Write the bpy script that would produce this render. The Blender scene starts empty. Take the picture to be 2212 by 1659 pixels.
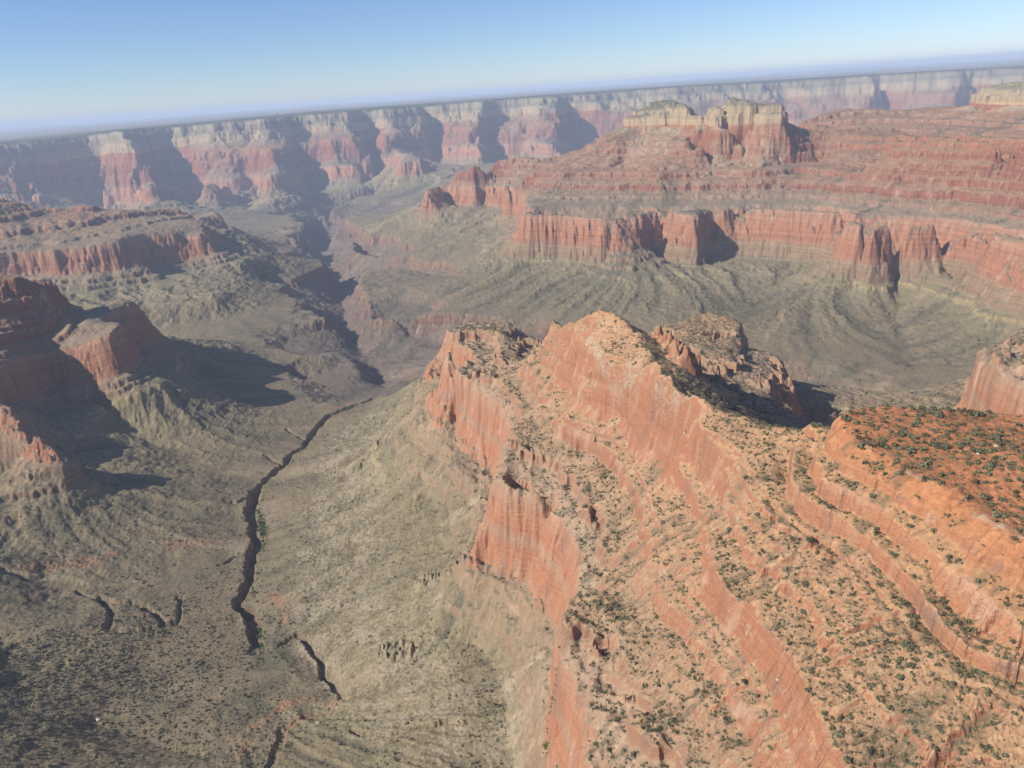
import bpy, math, random, time
import numpy as np
T0 = time.time()
Q = 1.15                      # mesh quality multiplier
# ------------------------------------------------------------------ camera
F_PX, W_PX, H_PX = 1598.0, 2212.0, 1659.0
PHI, PITCH, CZ = math.atan(.0695), math.atan(634/1598.), 2480.0
FW = np.array([0, math.cos(PITCH), -math.sin(PITCH)])
_r0 = np.array([1, 0, 0.]); _u0 = np.array([0, math.sin(PITCH), math.cos(PITCH)])
RT = math.cos(PHI)*_r0 - math.sin(PHI)*_u0
UP = math.sin(PHI)*_r0 + math.cos(PHI)*_u0
from mathutils import Matrix, Vector
sc = bpy.context.scene
cam = bpy.data.cameras.new('camera'); camo = bpy.data.objects.new('camera', cam)
sc.collection.objects.link(camo); sc.camera = camo
camo.matrix_world = Matrix(((RT[0], UP[0], -FW[0], 0), (RT[1], UP[1], -FW[1], 0), (RT[2], UP[2], -FW[2], CZ), (0, 0, 0, 1)))
cam.sensor_fit = 'HORIZONTAL'; cam.sensor_width = 36; cam.lens = 36*F_PX/W_PX
cam.clip_start = 1.0; cam.clip_end = 300000
# ------------------------------------------------------------------ light
SUN_EL, SUN_AZ = math.radians(36), math.radians(-112)   # azimuth from +Y, clockwise: from the left, a little behind
world = bpy.data.worlds.new("World"); sc.world = world; world.use_nodes = True
nt = world.node_tree; nt.nodes.clear()
sky = nt.nodes.new('ShaderNodeTexSky'); sky.sky_type = 'NISHITA'; sky.sun_disc = False
sky.sun_elevation = SUN_EL; sky.sun_rotation = SUN_AZ; sky.altitude = 1500
sky.air_density = 1.0; sky.dust_density = 0.15; sky.ozone_density = 3.5
bg = nt.nodes.new('ShaderNodeBackground'); bg.inputs[1].default_value = 0.08
wo = nt.nodes.new('ShaderNodeOutputWorld')
tint = nt.nodes.new('ShaderNodeMix'); tint.data_type = 'RGBA'; tint.blend_type = 'MULTIPLY'; tint.inputs[0].default_value = 1
tint.inputs[7].default_value = (.86, .93, 1.10, 1)
nt.links.new(sky.outputs[0], tint.inputs[6]); nt.links.new(tint.outputs[2], bg.inputs[0]); nt.links.new(bg.outputs[0], wo.inputs[0])
sl = bpy.data.lights.new('sun', 'SUN'); sl.energy = 4.6; sl.angle = math.radians(.53); sl.color = (1, .95, .87)
so = bpy.data.objects.new('sun', sl); sc.collection.objects.link(so)
sd = Vector((math.sin(SUN_AZ)*math.cos(SUN_EL), math.cos(SUN_AZ)*math.cos(SUN_EL), math.sin(SUN_EL)))
so.rotation_euler = sd.to_track_quat('Z', 'Y').to_euler(); so.location = (-500, -200, 4000)
sc.view_settings.view_transform = 'Standard'; sc.view_settings.look = 'None'
sc.view_settings.exposure = 0.5; sc.view_settings.gamma = 1
sc.cycles.max_bounces = 4; sc.cycles.diffuse_bounces = 2; sc.cycles.volume_bounces = 2
sc.cycles.use_denoising = True

# ------------------------------------------------------------------ strata datum
_AZ = np.radians([-60, -32.4, -12, 14, 34, 60]); _AV = np.array([-8, -8, 110, 110, 43, 43.])
def shift(th, r):
    t = np.clip((r-6000)/4500, 0, 1); t = t*t*(3-2*t)
    return np.interp(r, [0, 3500, 5500, 7000], [280, 280, 228, 215])*(1-t) + np.interp(th, _AZ, _AV)*t
def ray(x, y):
    d = FW + RT*(x-W_PX/2)/F_PX + UP*(H_PX/2-y)/F_PX
    return d/math.hypot(d[0], d[1])
def world_pt(x, y, s, far):
    d = ray(x, y); th = math.atan2(d[0], d[1]); sl_ = d[2]
    if far:
        r = (s+float(np.interp(th, _AZ, _AV))-CZ)/sl_ if sl_ < -1e-4 else 20000
        return th, min(max(r, 9000), 20000)
    rr = np.geomspace(100, 12000, 3000)
    g = (CZ+sl_*rr)-(s+shift(th, rr))
    k = np.nonzero(g < 0)[0]
    return (th, rr[k[0]]) if len(k) else (th, 9000.)

# named levels of the strata
LV = dict(RIM=2200, TOR=2140, CT=2050, CB=1940, HE=1860, SM=1700, WT=1560, WB=1400, MB=1310, TT=1180, TB=1125)
# control lines: (kind, level, flat list of x,y in the 2212x1659 view [or x,y,level triples when level is None])
L = []
def ln(reg, lev, pts, far=False, off=0):
    n = 3 if lev is None else 2
    out = []
    for i in range(0, len(pts), n):
        s = LV.get(lev, lev) if n == 2 else pts[i+2]
        out.append(world_pt(pts[i], pts[i+1], s, far) + (float(s),))
    L.append((reg, out)); return out
def wl(reg, pts):            # (azimuth deg, range, level)
    L.append((reg, [(math.radians(a), float(r), float(s)) for a, r, s in pts]))
def pin(reg, pts, lev=None):   # (x, y, range): height straight from the view ray; with a level, the strata datum is what bends
    out = []
    for i in range(0, len(pts), 3):
        d = ray(pts[i], pts[i+1]); th = math.atan2(d[0], d[1]); r = float(pts[i+2]); z = float(CZ+d[2]*r)
        if lev is None: out.append((th, r, z-float(shift(th, r))))
        else:
            s = float(LV.get(lev, lev)); out.append((th, r, s, z-s))
    L.append((reg, out)); return out
def dr(reg, lev, pts):       # (x, y, drop below the camera)
    out = []
    for i in range(0, len(pts), 3):
        d = ray(pts[i], pts[i+1]); th = math.atan2(d[0], d[1]); r = pts[i+2]/-d[2]; s = float(LV.get(lev, lev)); out.append((th, r, s, CZ-pts[i+2]-s))
    L.append((reg, out)); return out
def pin4(reg, pts):
    out = []
    for i in range(0, len(pts), 4):
        d = ray(pts[i], pts[i+1]); th = math.atan2(d[0], d[1]); r = float(pts[i+2]); z = float(CZ+d[2]*r); s = float(pts[i+3])
        out.append((th, r, s, z-s))
    L.append((reg, out)); return out
def behind(reg, line, dr, lev, k=1.0):
    L.append((reg, [(a*k, r+dr, float(LV.get(lev, lev))) for a, r, s in line]))

# --- far wall
_RX = [-150, 0, 350, 700, 1100, 1484, 1900, 2212, 2500]; _RB = [13500, 13300, 13300, 13500, 14300, 15600, 17000, 18000, 19000]
_PX = [-150, 0, 90, 110, 240, 290, 312, 330, 400, 470, 530, 560, 581, 640, 680, 735, 783, 820, 870, 900, 940, 1020, 1053, 1075, 1150, 1225, 1245, 1300, 1400, 1600, 1695, 1890, 1905, 2003, 2060, 2110, 2212, 2500]
_PV = [300, 400, 500, -300, -900, -200, 1500, 200, -700, 100, 350, 100, 900, 700, -100, 300, 500, -300, 250, 100, -600, 100, 600, -200, 200, 900, -500, -300, 0, 200, -200, 300, -400, 200, 600, -600, -200, 0]
def wallline(lev, kp, off, ys, extra=True):
    xs = ys[::2]; yy = ys[1::2]; X_ = sorted(set(list(xs)+[x for x in _PX if xs[0] < x < xs[-1]])); pts = []
    for x in X_: pts += [x, float(np.interp(x, xs, yy)), float(np.interp(x, _RX, _RB)-1.5*kp*np.interp(x, _PX, _PV)-off)]
    return pin('wall', pts, lev)
rim = wallline('RIM', .5, 0, [-150,322, 0,309, 95,305, 150,298, 290,280, 440,267, 520,261, 590,254, 728,241, 981,224, 1060,216, 1155,210, 1309,200, 1484,186, 1675,178, 1883,163, 1989,156, 2212,146, 2450,133])
L.append(('wall', [(a, r+700, 2202., D) for a, r, s, D in rim])); L.append(('wall', [(a, min(r+3500, 22500), 2201., float(shift(a, r+3500))) for a, r, s, D in rim])); L.append(('wall', [(a, 23300., 2200., float(shift(a, 23000))) for a, r, s, D in rim]))
wallline('CB', .5, 330, [-150,366, 0,354, 90,351, 180,337, 250,324, 308,316, 369,314, 400,309, 470,303, 500,298, 523,295, 581,300, 600,295, 680,284,
   735,275, 783,273, 817,276, 860,270, 919,264, 981,257, 1020,252, 1083,248, 1155,246, 1200,238, 1309,232, 1411,222, 1487,212, 1603,211, 1695,205, 1890,195, 2003,187, 2057,184, 2110,181, 2212,174, 2450,160])
wallline('HE', .85, 620, [-150,388, 0,376, 100,373, 200,357, 310,342, 400,334, 520,320, 620,318, 700,303, 800,296, 880,291, 985,278, 1053,272, 1167,262, 1250,254, 1400,243, 1600,232, 1890,212, 2212,190, 2450,176])
wallline('WT', 1.15, 1050, [-150,420, 44,412, 120,408, 239,400, 318,388, 400,386, 480,380, 547,374, 600,368, 666,362, 735,352, 815,342, 870,325, 909,316, 1053,302, 1224,297, 1299,287, 1400,277, 1600,262, 1800,247, 2212,218, 2450,204])
wallline('WB', 1.2, 1180, [-150,455, 44,447, 130,444, 239,438, 321,440, 407,418, 480,410, 530,407, 588,415, 608,405, 673,402, 704,388, 738,383, 772,384, 810,372, 860,350, 912,338, 1053,335, 1234,338, 1299,322, 1400,308, 1600,290, 1800,275, 2212,240, 2450,224])
wallline('MB', 1.2, 1520, [-150,476, 44,468, 240,458, 330,462, 420,440, 530,432, 600,428, 660,418, 740,405, 800,398, 860,378, 960,356, 1100,353, 1234,354, 1290,345, 1400,330, 2212,262])
# pyramid and small far butte in front of the wall
pin('pyramid', [405,457,10500, 440,460,10350, 480,463,10300, 532,463,10400, 545,450,10700, 500,436,11200, 440,432,11300, 408,446,10900, 405,457,10500], 1330)
pin('pyramid', [432,425,10650, 450,425,10560, 480,427,10550, 500,432,10650, 480,415,10900, 445,412,10950, 432,425,10650], 1400)
pin('pyramid', [448,396,10750, 460,391,10760, 476,394,10760], 1560); pin4('wall', [476,394,10850,1540, 510,390,11200,1480, 547,380,11500,1540])
pin('pyramid', [845,384,10600, 880,388,10450, 926,376,10600], 1380); pin('pyramid', [866,342,10650, 885,338,10600, 905,341,10640], 1580)
pin4('wall', [885,337,10800,1560, 868,330,11200,1500, 858,322,11800,1540])
# --- right wall
ln('rwall', 'WT', [919,408, 974,393, 1036,393, 1087,399, 1130,403, 1148,430, 1152,462, 1200,461, 1260,463, 1300,466, 1338,470, 1352,466, 1357,456, 1378,466, 1396,455, 1484,455, 1505,464, 1512,450, 1545,450, 1603,443, 1695,447,
   1760,452, 1842,455, 1852,478, 1880,485, 1934,478, 2003,475, 2105,478, 2157,495, 2212,513, 2350,545, 2500,590])
ln('rwall', 'WB', [915,440, 940,441, 974,443, 1050,441, 1100,446, 1128,470, 1130,505, 1200,515, 1260,520, 1310,528, 1340,532, 1356,512, 1380,522, 1396,506, 1450,525, 1506,536, 1522,524, 1560,508, 1650,508, 1746,513, 1830,526, 1850,545, 1914,555,
   2003,552, 2105,560, 2167,581, 2212,590, 2350,625, 2500,670])
ln('rwall', 'MB', [870,470, 898,474, 940,483, 1010,490, 1085,492, 1060,520, 1044,555, 1120,560, 1200,560, 1310,573, 1350,566, 1420,561, 1505,575, 1530,562, 1600,556, 1700,562, 1800,580, 1900,590, 2000,592, 2100,615, 2212,650, 2400,710])
ln('rwall', 1710, [1100,368, 1230,368, 1330,366, 1346,352, 1364,366, 1440,370, 1490,362, 1508,346, 1530,360, 1600,350, 1625,365, 1700,352, 1780,345, 1850,368, 1930,350, 2000,364, 2100,360, 2212,388])
ln('rwall', 'HE', [1300,298, 1330,304, 1400,294, 1470,294, 1500,306, 1540,296, 1600,300, 1640,296, 1700,288, 1757,286, 1825,287, 1931,289, 1952,298, 2037,299, 2212,304, 2400,310, 2600,316])
pin('rwall', [1354,266,6280, 1420,267,6000, 1497,268,5700, 1508,276,5600, 1518,270,5350, 1560,271,5260, 1610,267,5200, 1660,263,5150, 1697,260,5130])
pin('butte', [1384,246,6300, 1398,238,6330, 1430,232,6130, 1480,233,5850, 1494,240,5800]); pin('butte', [1396,228,6400, 1405,219,6400, 1422,215,6260, 1463,218,6000, 1481,225,5950])
pin('butteb', [1530,250,5430, 1540,240,5450, 1552,238,5380, 1610,236,5300, 1680,235,5260, 1694,242,5220]); pin('butteb', [1541,223,5500, 1569,219,5400, 1606,215,5360, 1640,219,5330, 1675,219,5320, 1690,235,5300]); pin('butteb', [1577,210,5480, 1588,206,5480, 1600,211,5450])
ln('rwall', None, [1275,314,1800, 1258,334,1760, 1234,342,1720, 1200,345,1715, 1162,345,1715, 1138,337,1750, 1080,345,1735, 1025,349,1740, 998,362,1680, 985,378,1600])
ln('rwall', None, [1340,268,1938, 1309,291,1880, 1275,314,1800])
# buttes' backs and the plateau behind
pin('butte', [1405,224,6560, 1463,224,6250, 1484,230,6150]); pin('butteb', [1541,232,5750, 1610,228,5640, 1680,228,5560])
wl('rwall', [(9.6, 6420, 1925), (10.5, 6750, 1915), (12.5, 6500, 1910), (14.2, 6300, 1925), (14.9, 5750, 1930), (15.6, 5950, 1920), (18, 5850, 1910), (20.7, 5750, 1910), (21.3, 5350, 1930)])
wl('rwall', [(1, 6900, 1560), (7, 7100, 1560), (12, 7300, 1560), (16, 7000, 1560), (20, 6500, 1560)])
wl('rwall', [(0, 7200, 1390), (7, 7400, 1390), (12, 7600, 1390), (16, 7400, 1390), (20, 7000, 1390)])
wl('floor', [(5, 7900, 1250), (12, 8000, 1230), (20, 8000, 1230), (30, 8000, 1300)])
ln('rwall', 1850, [1757,283, 1825,281, 1931,283, 1952,295, 2037,296, 2212,300, 2400,305])
# red mesas behind at the right edge
pin4('rwall', [1700,290,5900,1640, 1760,288,5900,1640, 1860,294,5900,1640, 1960,302,5700,1640, 2060,306,5500,1650, 2212,314,5200,1660, 2350,325,5000,1660])
pin('rwall', [1725,262,6700, 1760,250,6800, 1800,236,7000, 1840,231,7100, 1900,233,7100, 1945,240,7000, 1990,228,7100, 2040,223,7100, 2100,240,6700, 2160,250,6300, 2212,258,5900, 2350,262,5500], 1852)
pin('rwall', [2060,243,6700, 2085,233,6700, 2110,226,6600, 2160,228,6450, 2212,232,6350, 2350,240,6100]); pin('rwall', [2095,222,6750, 2125,205,6750, 2150,205,6600, 2212,205,6500, 2350,208,6300]); pin('rwall', [2125,194,6850, 2150,184,6850, 2185,178,6800, 2212,177,6750, 2350,174,6600])
wl('floor', [(22, 9300, 1300), (30, 9500, 1300), (38, 9500, 1300)])
# --- inner canyon: Tapeats rims
ln('floor', 'TT', [800,649, 808,673, 848,677, 889,677, 950,677, 1036,680, 1114,687, 1148,687, 1250,715, 1400,752, 1560,770, 1712,779, 1798,786, 1850,820, 1928,837, 1958,855, 2060,858, 2212,862])
ln('floor', 'TT', [800,649, 772,612, 782,590, 796,584, 840,582, 889,580, 940,592, 1000,600])
ln('floor', 'TT', [1008,584, 974,568, 920,562, 875,552, 830,545, 775,535, 770,520, 762,504, 820,510, 770,490, 728,463, 790,462, 854,458, 872,441, 913,431])
ln('floor', 'TT', [335,716, 380,735, 430,742, 480,735, 520,731, 561,718, 602,704, 649,695, 711,687, 690,677, 662,656, 670,643, 640,637, 608,632, 625,622, 618,612, 561,612, 600,606, 646,602, 660,592, 680,584, 711,572,
   690,562, 640,556, 581,564, 600,552, 649,540, 620,530, 560,525, 612,516, 649,513, 600,505, 520,498, 560,490, 608,489, 660,479, 640,462, 663,455, 690,450, 711,448, 738,437, 770,425, 850,415])
# gorge bottom
ln('gorge', None, [838,834,1090, 822,790,1060, 775,740,1030, 745,690,1000, 740,650,980, 728,620,960, 745,600,950, 712,575,930, 700,550,900, 690,526,880, 692,500,880, 708,478,900, 735,458,930, 780,448,950, 850,435,960])
ln('gorge', None, [740,650,985, 800,600,1040, 860,590,1070, 930,600,1100, 975,612,1110]); ln('gorge', None, [745,690,1010, 800,705,1040, 900,722,1080, 980,735,1100, 1090,740,1120])
ln('gorge', None, [708,478,900, 745,520,960, 770,545,1000, 810,560,1050, 860,566,1080])
ln('floor', None, [640,795,1170, 700,800,1165, 760,830,1160, 800,850,1160]); ln('floor', None, [560,745,1180, 620,770,1190, 700,770,1180, 740,740,1170, 780,790,1165])
ln('floor', None, [860,850,1165, 900,840,1180, 930,800,1190, 960,760,1190])
# right side valley bottom
ln('floor', None, [1180,720,1140, 1300,760,1150, 1500,800,1150, 1650,800,1150, 1735,845,1140, 1780,880,1150, 1850,868,1160, 1950,872,1160, 2070,880,1165, 2212,890,1170])
ln('floor', None, [1570,660,1235, 1640,690,1225, 1740,690,1230, 1800,660,1250, 1880,600,1300]); ln('floor', None, [1880,690,1215, 1960,700,1220, 2040,690,1240, 2110,680,1260])
# talus fans of the right wall (spurs and gullies)
ln('floor', None, [1640,585,1300, 1700,600,1270, 1640,640,1240, 1570,665,1220]); ln('floor', None, [1930,610,1285, 1950,700,1195, 1990,790,1180])
# --- left mesa, middle
pin('mesab', [-250,560,5400, -120,555,5350, 0,549,5250, 68,544,5180, 154,534,5080, 232,523,5000, 262,516,4980, 276,508,4990, 284,500,5150, 330,500,5250, 342,496,5200, 355,500,5230, 372,497,5200, 393,478,5450, 402,478,5500, 412,490,5350, 430,497,5300, 450,512,5150], 'WT')
pin('mesab', [-250,595,5340, -120,592,5290, 0,587,5190, 137,591,5020, 219,591,4930, 266,584,4910, 300,562,5060, 330,572,5080, 359,569,5060, 385,567,5150, 410,560,5120, 444,553,5050, 485,541,5100], 'WB')
pin('mesab', [-250,628,5150, 0,625,4950, 130,630,4850, 219,628,4750, 318,612,4820, 400,614,4700, 412,604,4800, 385,592,4920, 420,585,4950, 470,575,4900, 540,560,4950, 558,548,5150, 530,530,5350, 512,508,5600, 500,490,6000, 480,478,6600], 'MB')
pin4('mesab', [-250,395,6300,1930, -120,400,6200,1880, 0,421,6100,1820, 34,438,6000,1760, 75,456,5950,1690, 150,446,6000,1690, 205,445,5950,1700, 239,456,5900,1650, 277,457,5850,1640, 386,453,6100,1650, 403,457,6000,1620, 417,474,5900,1570, 479,468,6000,1550, 490,487,5900,1490])
wl('mesab', [(-36, 7000, 1560), (-30, 6900, 1560), (-26, 6800, 1500), (-22, 6700, 1400)]); wl('floor', [(-38, 8300, 1280), (-30, 8200, 1260), (-24, 8000, 1240), (-19, 7600, 1230), (-15, 7300, 1210)])
ln('floor', None, [280,655,1290, 380,655,1280, 470,640,1290, 480,625,1300]); ln('floor', None, [360,700,1200, 450,690,1200, 560,670,1200, 640,650,1190])
# --- left mesa, near
pin('mesa', [-150,835,2500, -60,815,2560, 0,797,2620, 50,775,2680, 75,766,2740, 120,752,2790, 178,738,2750, 222,731,2700, 239,718,2680, 262,706,2660, 270,704,2700, 250,700,2790, 164,690,2880, 190,675,2960, 212,666,2990, 250,652,3030, 274,646,3060, 262,641,3250], 'WT')
pin('mesa', [-150,900,2480, -60,880,2520, 0,855,2580, 60,850,2620, 130,838,2720, 205,822,2650, 239,817,2610, 290,802,2600, 308,790,2700, 312,760,2850, 335,738,2960, 352,735,3060, 355,728,3250], 'WB')
pin('mesa', [-60,840,2540, 0,867,2440, 34,902,2330, 68,947,2210, 110,958,2150, 140,966,2110], 1440)
ln('mesa', 'MB', [-150,1050, -60,1035, 17,1020, 96,1018, 171,1015]); pin('mesa', [165,980,2330, 112,905,2540, 90,885,2640, 170,880,2620, 226,850,2560, 308,833,2530, 362,826,2540, 375,795,2750, 385,765,2950, 385,745,3150, 380,730,3300], 'MB')
pin('mesa', [-200,640,2950, 0,624,2930, 60,618,2930, 120,609,2950, 128,602,3150], 1720); pin('mesa', [-150,760,2650, 0,728,2700, 40,722,2760, 79,724,2830, 110,708,2860, 137,692,2880, 152,655,3000, 145,625,3250], 1630)
pin4('mesa', [-300,420,3600,1960, -200,500,3300,1900, -100,545,3100,1840, 0,577,3000,1790, 17,598,2950,1760, 58,602,2960,1745])
wl('mesa', [(-46, 3700, 1640), (-40, 3600, 1640), (-36, 3500, 1560), (-32, 3300, 1560)])
wl('mesab', [(-46, 3400, 1250), (-38, 3700, 1220), (-34, 3500, 1250)])
wl('floor', [(-33, 3300, 1215), (-30, 3150, 1200)])
# Tonto slopes left of the slot
ln('floor', None, [171,1030,1285, 250,1050,1275, 300,1060,1265, 320,1000,1260, 260,980,1280]); ln('floor', None, [230,900,1290, 330,950,1245, 430,1000,1215, 520,1030,1200]); ln('floor', None, [430,800,1240, 500,860,1215, 600,880,1195, 690,880,1180])
ln('floor', None, [0,1180,1270, 120,1150,1262, 300,1130,1235, 430,1110,1215]); ln('floor', None, [80,1230,1240, 200,1210,1225, 300,1190,1215, 400,1170,1210, 480,1160,1200])
ln('floor', None, [100,1290,1222, 250,1260,1205, 400,1235,1200, 500,1215,1190]); ln('floor', None, [0,1350,1235, 60,1500,1235, 120,1700,1240]); ln('floor', None, [300,1450,1200, 400,1430,1198, 480,1400,1196, 530,1350,1190])
ln('floor', None, [200,1560,1200, 330,1600,1196, 430,1640,1195]); ln('floor', None, [600,1400,1200, 640,1450,1205, 660,1490,1200, 600,1510,1196, 540,1560,1192])
wl('floor', [(-62, 1200, 1420), (-58, 1500, 1450), (-55, 1900, 1500)]); wl('floor', [(-60, 700, 1330), (-50, 500, 1260), (-30, 350, 1220), (-20, 300, 1200)])
# --- slot rims
ln('floor', 1194, [830,850, 800,880, 756,895, 701,913, 680,950, 649,991, 615,1029, 588,1053, 574,1087, 571,1113, 581,1136, 578,1181, 564,1201, 554,1242, 543,1290, 540,1320, 554,1345, 564,1360, 578,1383, 574,1412])
ln('floor', 1194, [740,880, 697,900, 680,919, 665,955, 632,974, 608,1008, 581,1029, 554,1046, 526,1077, 506,1123, 523,1153, 532,1191, 530,1246, 506,1290, 478,1318, 525,1335, 535,1389, 540,1413, 580,1420, 636,1390, 687,1440, 694,1470, 721,1512])
# --- slope right of the slot up to the ridge
ln('floor', None, [700,1000,1215, 680,1100,1220, 660,1200,1220, 650,1300,1215]); ln('floor', 1265, [850,905, 800,960, 780,1050, 790,1150, 820,1250, 800,1340, 790,1400, 820,1500])
ln('ridge', 'MB', [905,830, 870,870, 840,920, 813,975, 834,1018, 885,1072, 925,1075, 950,1110, 960,1180, 920,1240, 906,1314, 919,1342, 960,1375, 1001,1388, 1040,1400, 1080,1450, 1100,1530, 1110,1659, 1110,1800])
dr('ridge', 'WB', [965,790,720, 984,838,732, 992,880,745, 985,930,775, 984,962,792, 994,990,800, 1032,1017,800, 1070,1012,800, 1082,1050,800, 1070,1110,800, 1030,1150,800, 1008,1190,798, 1012,1214,796, 1063,1214,794, 1087,1231,792, 1111,1244,790, 1155,1246,786, 1172,1297,782, 1200,1359,776, 1196,1420,771, 1186,1480,765, 1180,1564,758, 1186,1650,752, 1200,1760,745])
dr('ridge', 'WT', [970,775,640, 985,800,640, 1008,824,640, 1036,834,640, 1077,858,640, 1107,868,640, 1121,885,640, 1123,926,640, 1108,947,640, 1094,967,640, 1094,998,640, 1092,1036,638, 1107,1053,637, 1159,1056,634, 1180,1066,633, 1213,1063,632, 1241,1083,630, 1261,1109,628, 1275,1160,624, 1289,1242,618,
   1276,1270,618, 1235,1310,618, 1216,1362,616, 1226,1395,612, 1271,1461,606, 1289,1495,603, 1343,1547,598, 1360,1588,595, 1394,1639,590, 1450,1720,584])
ln('ridge', 1450, [1000,905, 1030,935, 1060,960]); ln('ridge', 1470, [1110,1120, 1160,1150, 1205,1180])
dr('ridge', 1600, [990,728,612, 1000,716,600, 1035,706,592, 1090,714,594, 1110,735,606, 1121,765,618, 1142,771,620, 1169,757,590, 1195,722,520])
dr('ridge', 1790, [1195,722,520, 1213,696,480, 1247,673,424, 1280,664,402, 1309,658,396, 1345,685,400, 1377,712,402, 1408,760,403, 1435,812,404, 1456,838,406, 1507,860,403, 1580,876,400, 1647,891,396, 1709,904,390, 1777,938,384])
dr('ridge', 1745, [1220,732,500, 1262,752,462, 1299,774,450, 1330,779,443, 1353,795,438, 1398,822,432, 1439,863,428, 1500,918,427, 1545,950,429, 1585,985,431, 1640,1052,431, 1700,1112,428, 1798,1176,425, 1876,1241,421, 1914,1299,424, 1952,1340,424, 1982,1391,426, 1992,1434,428, 2054,1477,425, 2122,1480,421, 2212,1521,418, 2300,1560,416])
dr('ridge', 1700, [1254,832,505, 1282,815,490, 1309,828,482, 1360,867,484, 1394,911,487, 1429,952,492, 1484,990,488, 1530,1060,485, 1545,1140,482, 1552,1239,480, 1569,1290,478, 1647,1313,468, 1668,1354,468, 1729,1436,462, 1750,1490,460, 1791,1572,458, 1832,1660,456, 1900,1800,452])
dr('ridge', 1650, [1222,850,570, 1228,906,560, 1275,910,555, 1316,917,552, 1353,934,548, 1362,967,542, 1373,1008,540, 1412,1063,537, 1420,1110,535, 1432,1165,532, 1448,1240,530, 1497,1298,522, 1541,1320,515, 1579,1378,508, 1620,1436,503, 1661,1504,500, 1695,1572,497, 1716,1641,495, 1760,1760,492])
# plateau
dr('plateau', 1880, sum([[a, b, 350] for a, b in ((1830,893), (1815,899), (1830,925), (1859,957), (1900,971), (1948,998), (1989,1025), (2037,1049), (2088,1063), (2105,1087), (2112,1102), (2150,1126), (2212,1150), (2300,1190), (2450,1260))], []))
dr('ridge', 1835, [1792,925,392, 1768,952,392, 1752,990,392, 1745,1020,392, 1760,1050,392, 1800,1075,392, 1860,1105,392, 1900,1128,392, 1934,1162,394, 1993,1231,398, 2051,1299,402, 2092,1364,406, 2150,1392,406, 2212,1405,406, 2350,1450,405])
dr('plateau', 1885, [1830,893,350, 1859,884,351, 1934,882,352, 2000,885,352, 2088,884,352, 2212,894,350, 2300,905,350]); dr('plateau', 1895, [2100,960,344, 2212,980,342, 2350,1000,340])
wl('ridge', [(22, 1060, 1650), (24, 1010, 1670), (28, 990, 1690), (33, 1010, 1700), (40, 1040, 1700), (50, 1100, 1720)])
def drl(lev, drop, pts): dr('ridge', lev, sum([[pts[i], pts[i+1], drop] for i in range(0, len(pts), 2)], []))
drl('WT', 640, [985,716, 1040,692, 1100,700, 1120,740, 1128,775, 1150,782, 1185,765, 1215,745, 1260,725, 1300,740, 1380,765, 1440,775, 1500,800, 1560,830, 1620,865, 1690,908, 1740,960, 1800,1040, 1900,1080, 2050,1080, 2212,1040, 2350,980])
drl(1600, 615, [1456,697, 1500,677, 1530,669, 1588,681, 1601,690, 1590,715, 1582,745, 1573,770]); drl(1590, 620, [1573,770, 1545,752, 1510,735])
drl(1500, 716, [1448,742, 1530,732, 1598,742, 1612,752, 1619,787, 1590,792, 1560,790])
drl(1490, 722, [1619,787, 1650,796, 1680,812, 1700,835, 1703,856])
drl('WB', 800, [950,770, 990,745, 1040,735, 1100,745, 1140,790, 1200,812, 1300,805, 1380,790, 1450,775, 1530,765, 1600,775, 1630,800, 1655,838, 1700,868, 1725,895, 1748,930, 1790,985, 1860,1060, 1950,1120, 2060,1110, 2212,1070])
# spur at the right edge
ln('spur', 'WT', [2350,660, 2200,735, 2160,742, 2118,745, 2112,765, 2120,778, 2160,802, 2212,832, 2300,880, 2400,940])
ln('spur', 'WB', [2350,690, 2150,800, 2100,830, 2080,858, 2070,880, 2120,960, 2212,1020, 2300,1060])
ln('spur', 1620, [2250,760, 2400,820, 2600,900]); ln('floor', None, [2350,560+130,1330, 2150,740,1230, 2060,800,1190])

# ------------------------------------------------------------------ solve the control field on a log-polar lattice
DS = 0.004
TH0, TH1 = math.radians(-64), math.radians(62); LR0, LR1 = math.log(230.), math.log(24000.)
NT = int((TH1-TH0)/DS)+1; NR = int((LR1-LR0)/DS)+1
NT = (NT//16)*16+1; NR = (NR//16)*16+1
def raster():
    acc = np.zeros((NR, NT, 2)); cnt = np.zeros((NR, NT))
    pts = []
    for reg, pl in L:
        for i in range(len(pl)-1):
            p, q = [u if len(u) == 4 else (*u, float(shift(u[0], u[1]))) for u in (pl[i], pl[i+1])]
            a0, r0, s0, d0 = p; a1, r1, s1, d1 = q
            x0, y0, x1, y1 = r0*math.sin(a0), r0*math.cos(a0), r1*math.sin(a1), r1*math.cos(a1)
            n = int(math.hypot(x1-x0, y1-y0)/(DS*min(r0, r1))*1.6)+2
            t = np.linspace(0, 1, n)
            x = x0+(x1-x0)*t; y = y0+(y1-y0)*t; s = np.stack([s0+(s1-s0)*t, d0+(d1-d0)*t], -1)
            th = np.arctan2(x, y); lr = np.log(np.hypot(x, y))
            j = np.round((th-TH0)/DS).astype(int); k = np.round((lr-LR0)/DS).astype(int)
            m = (j >= 0) & (j < NT) & (k >= 0) & (k < NR)
            np.add.at(acc, (k[m], j[m]), s[m]); np.add.at(cnt, (k[m], j[m]), 1)
            pts.append((reg, th[m][::8], lr[m][::8]))
    return acc, cnt, pts
acc, cnt, RP = raster()
def coarsen(acc, cnt):
    c = np.zeros(((acc.shape[0]-1)//2+1, (acc.shape[1]-1)//2+1)); a = np.zeros(c.shape+(2,))
    k, j = np.nonzero(cnt); v = acc[k, j]/cnt[k, j][:, None]
    np.add.at(a, ((k+1)//2, (j+1)//2), v); np.add.at(c, ((k+1)//2, (j+1)//2), 1)
    return a, c
lv = [(acc, cnt)]
for _ in range(4): lv.append(coarsen(*lv[-1]))
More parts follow.
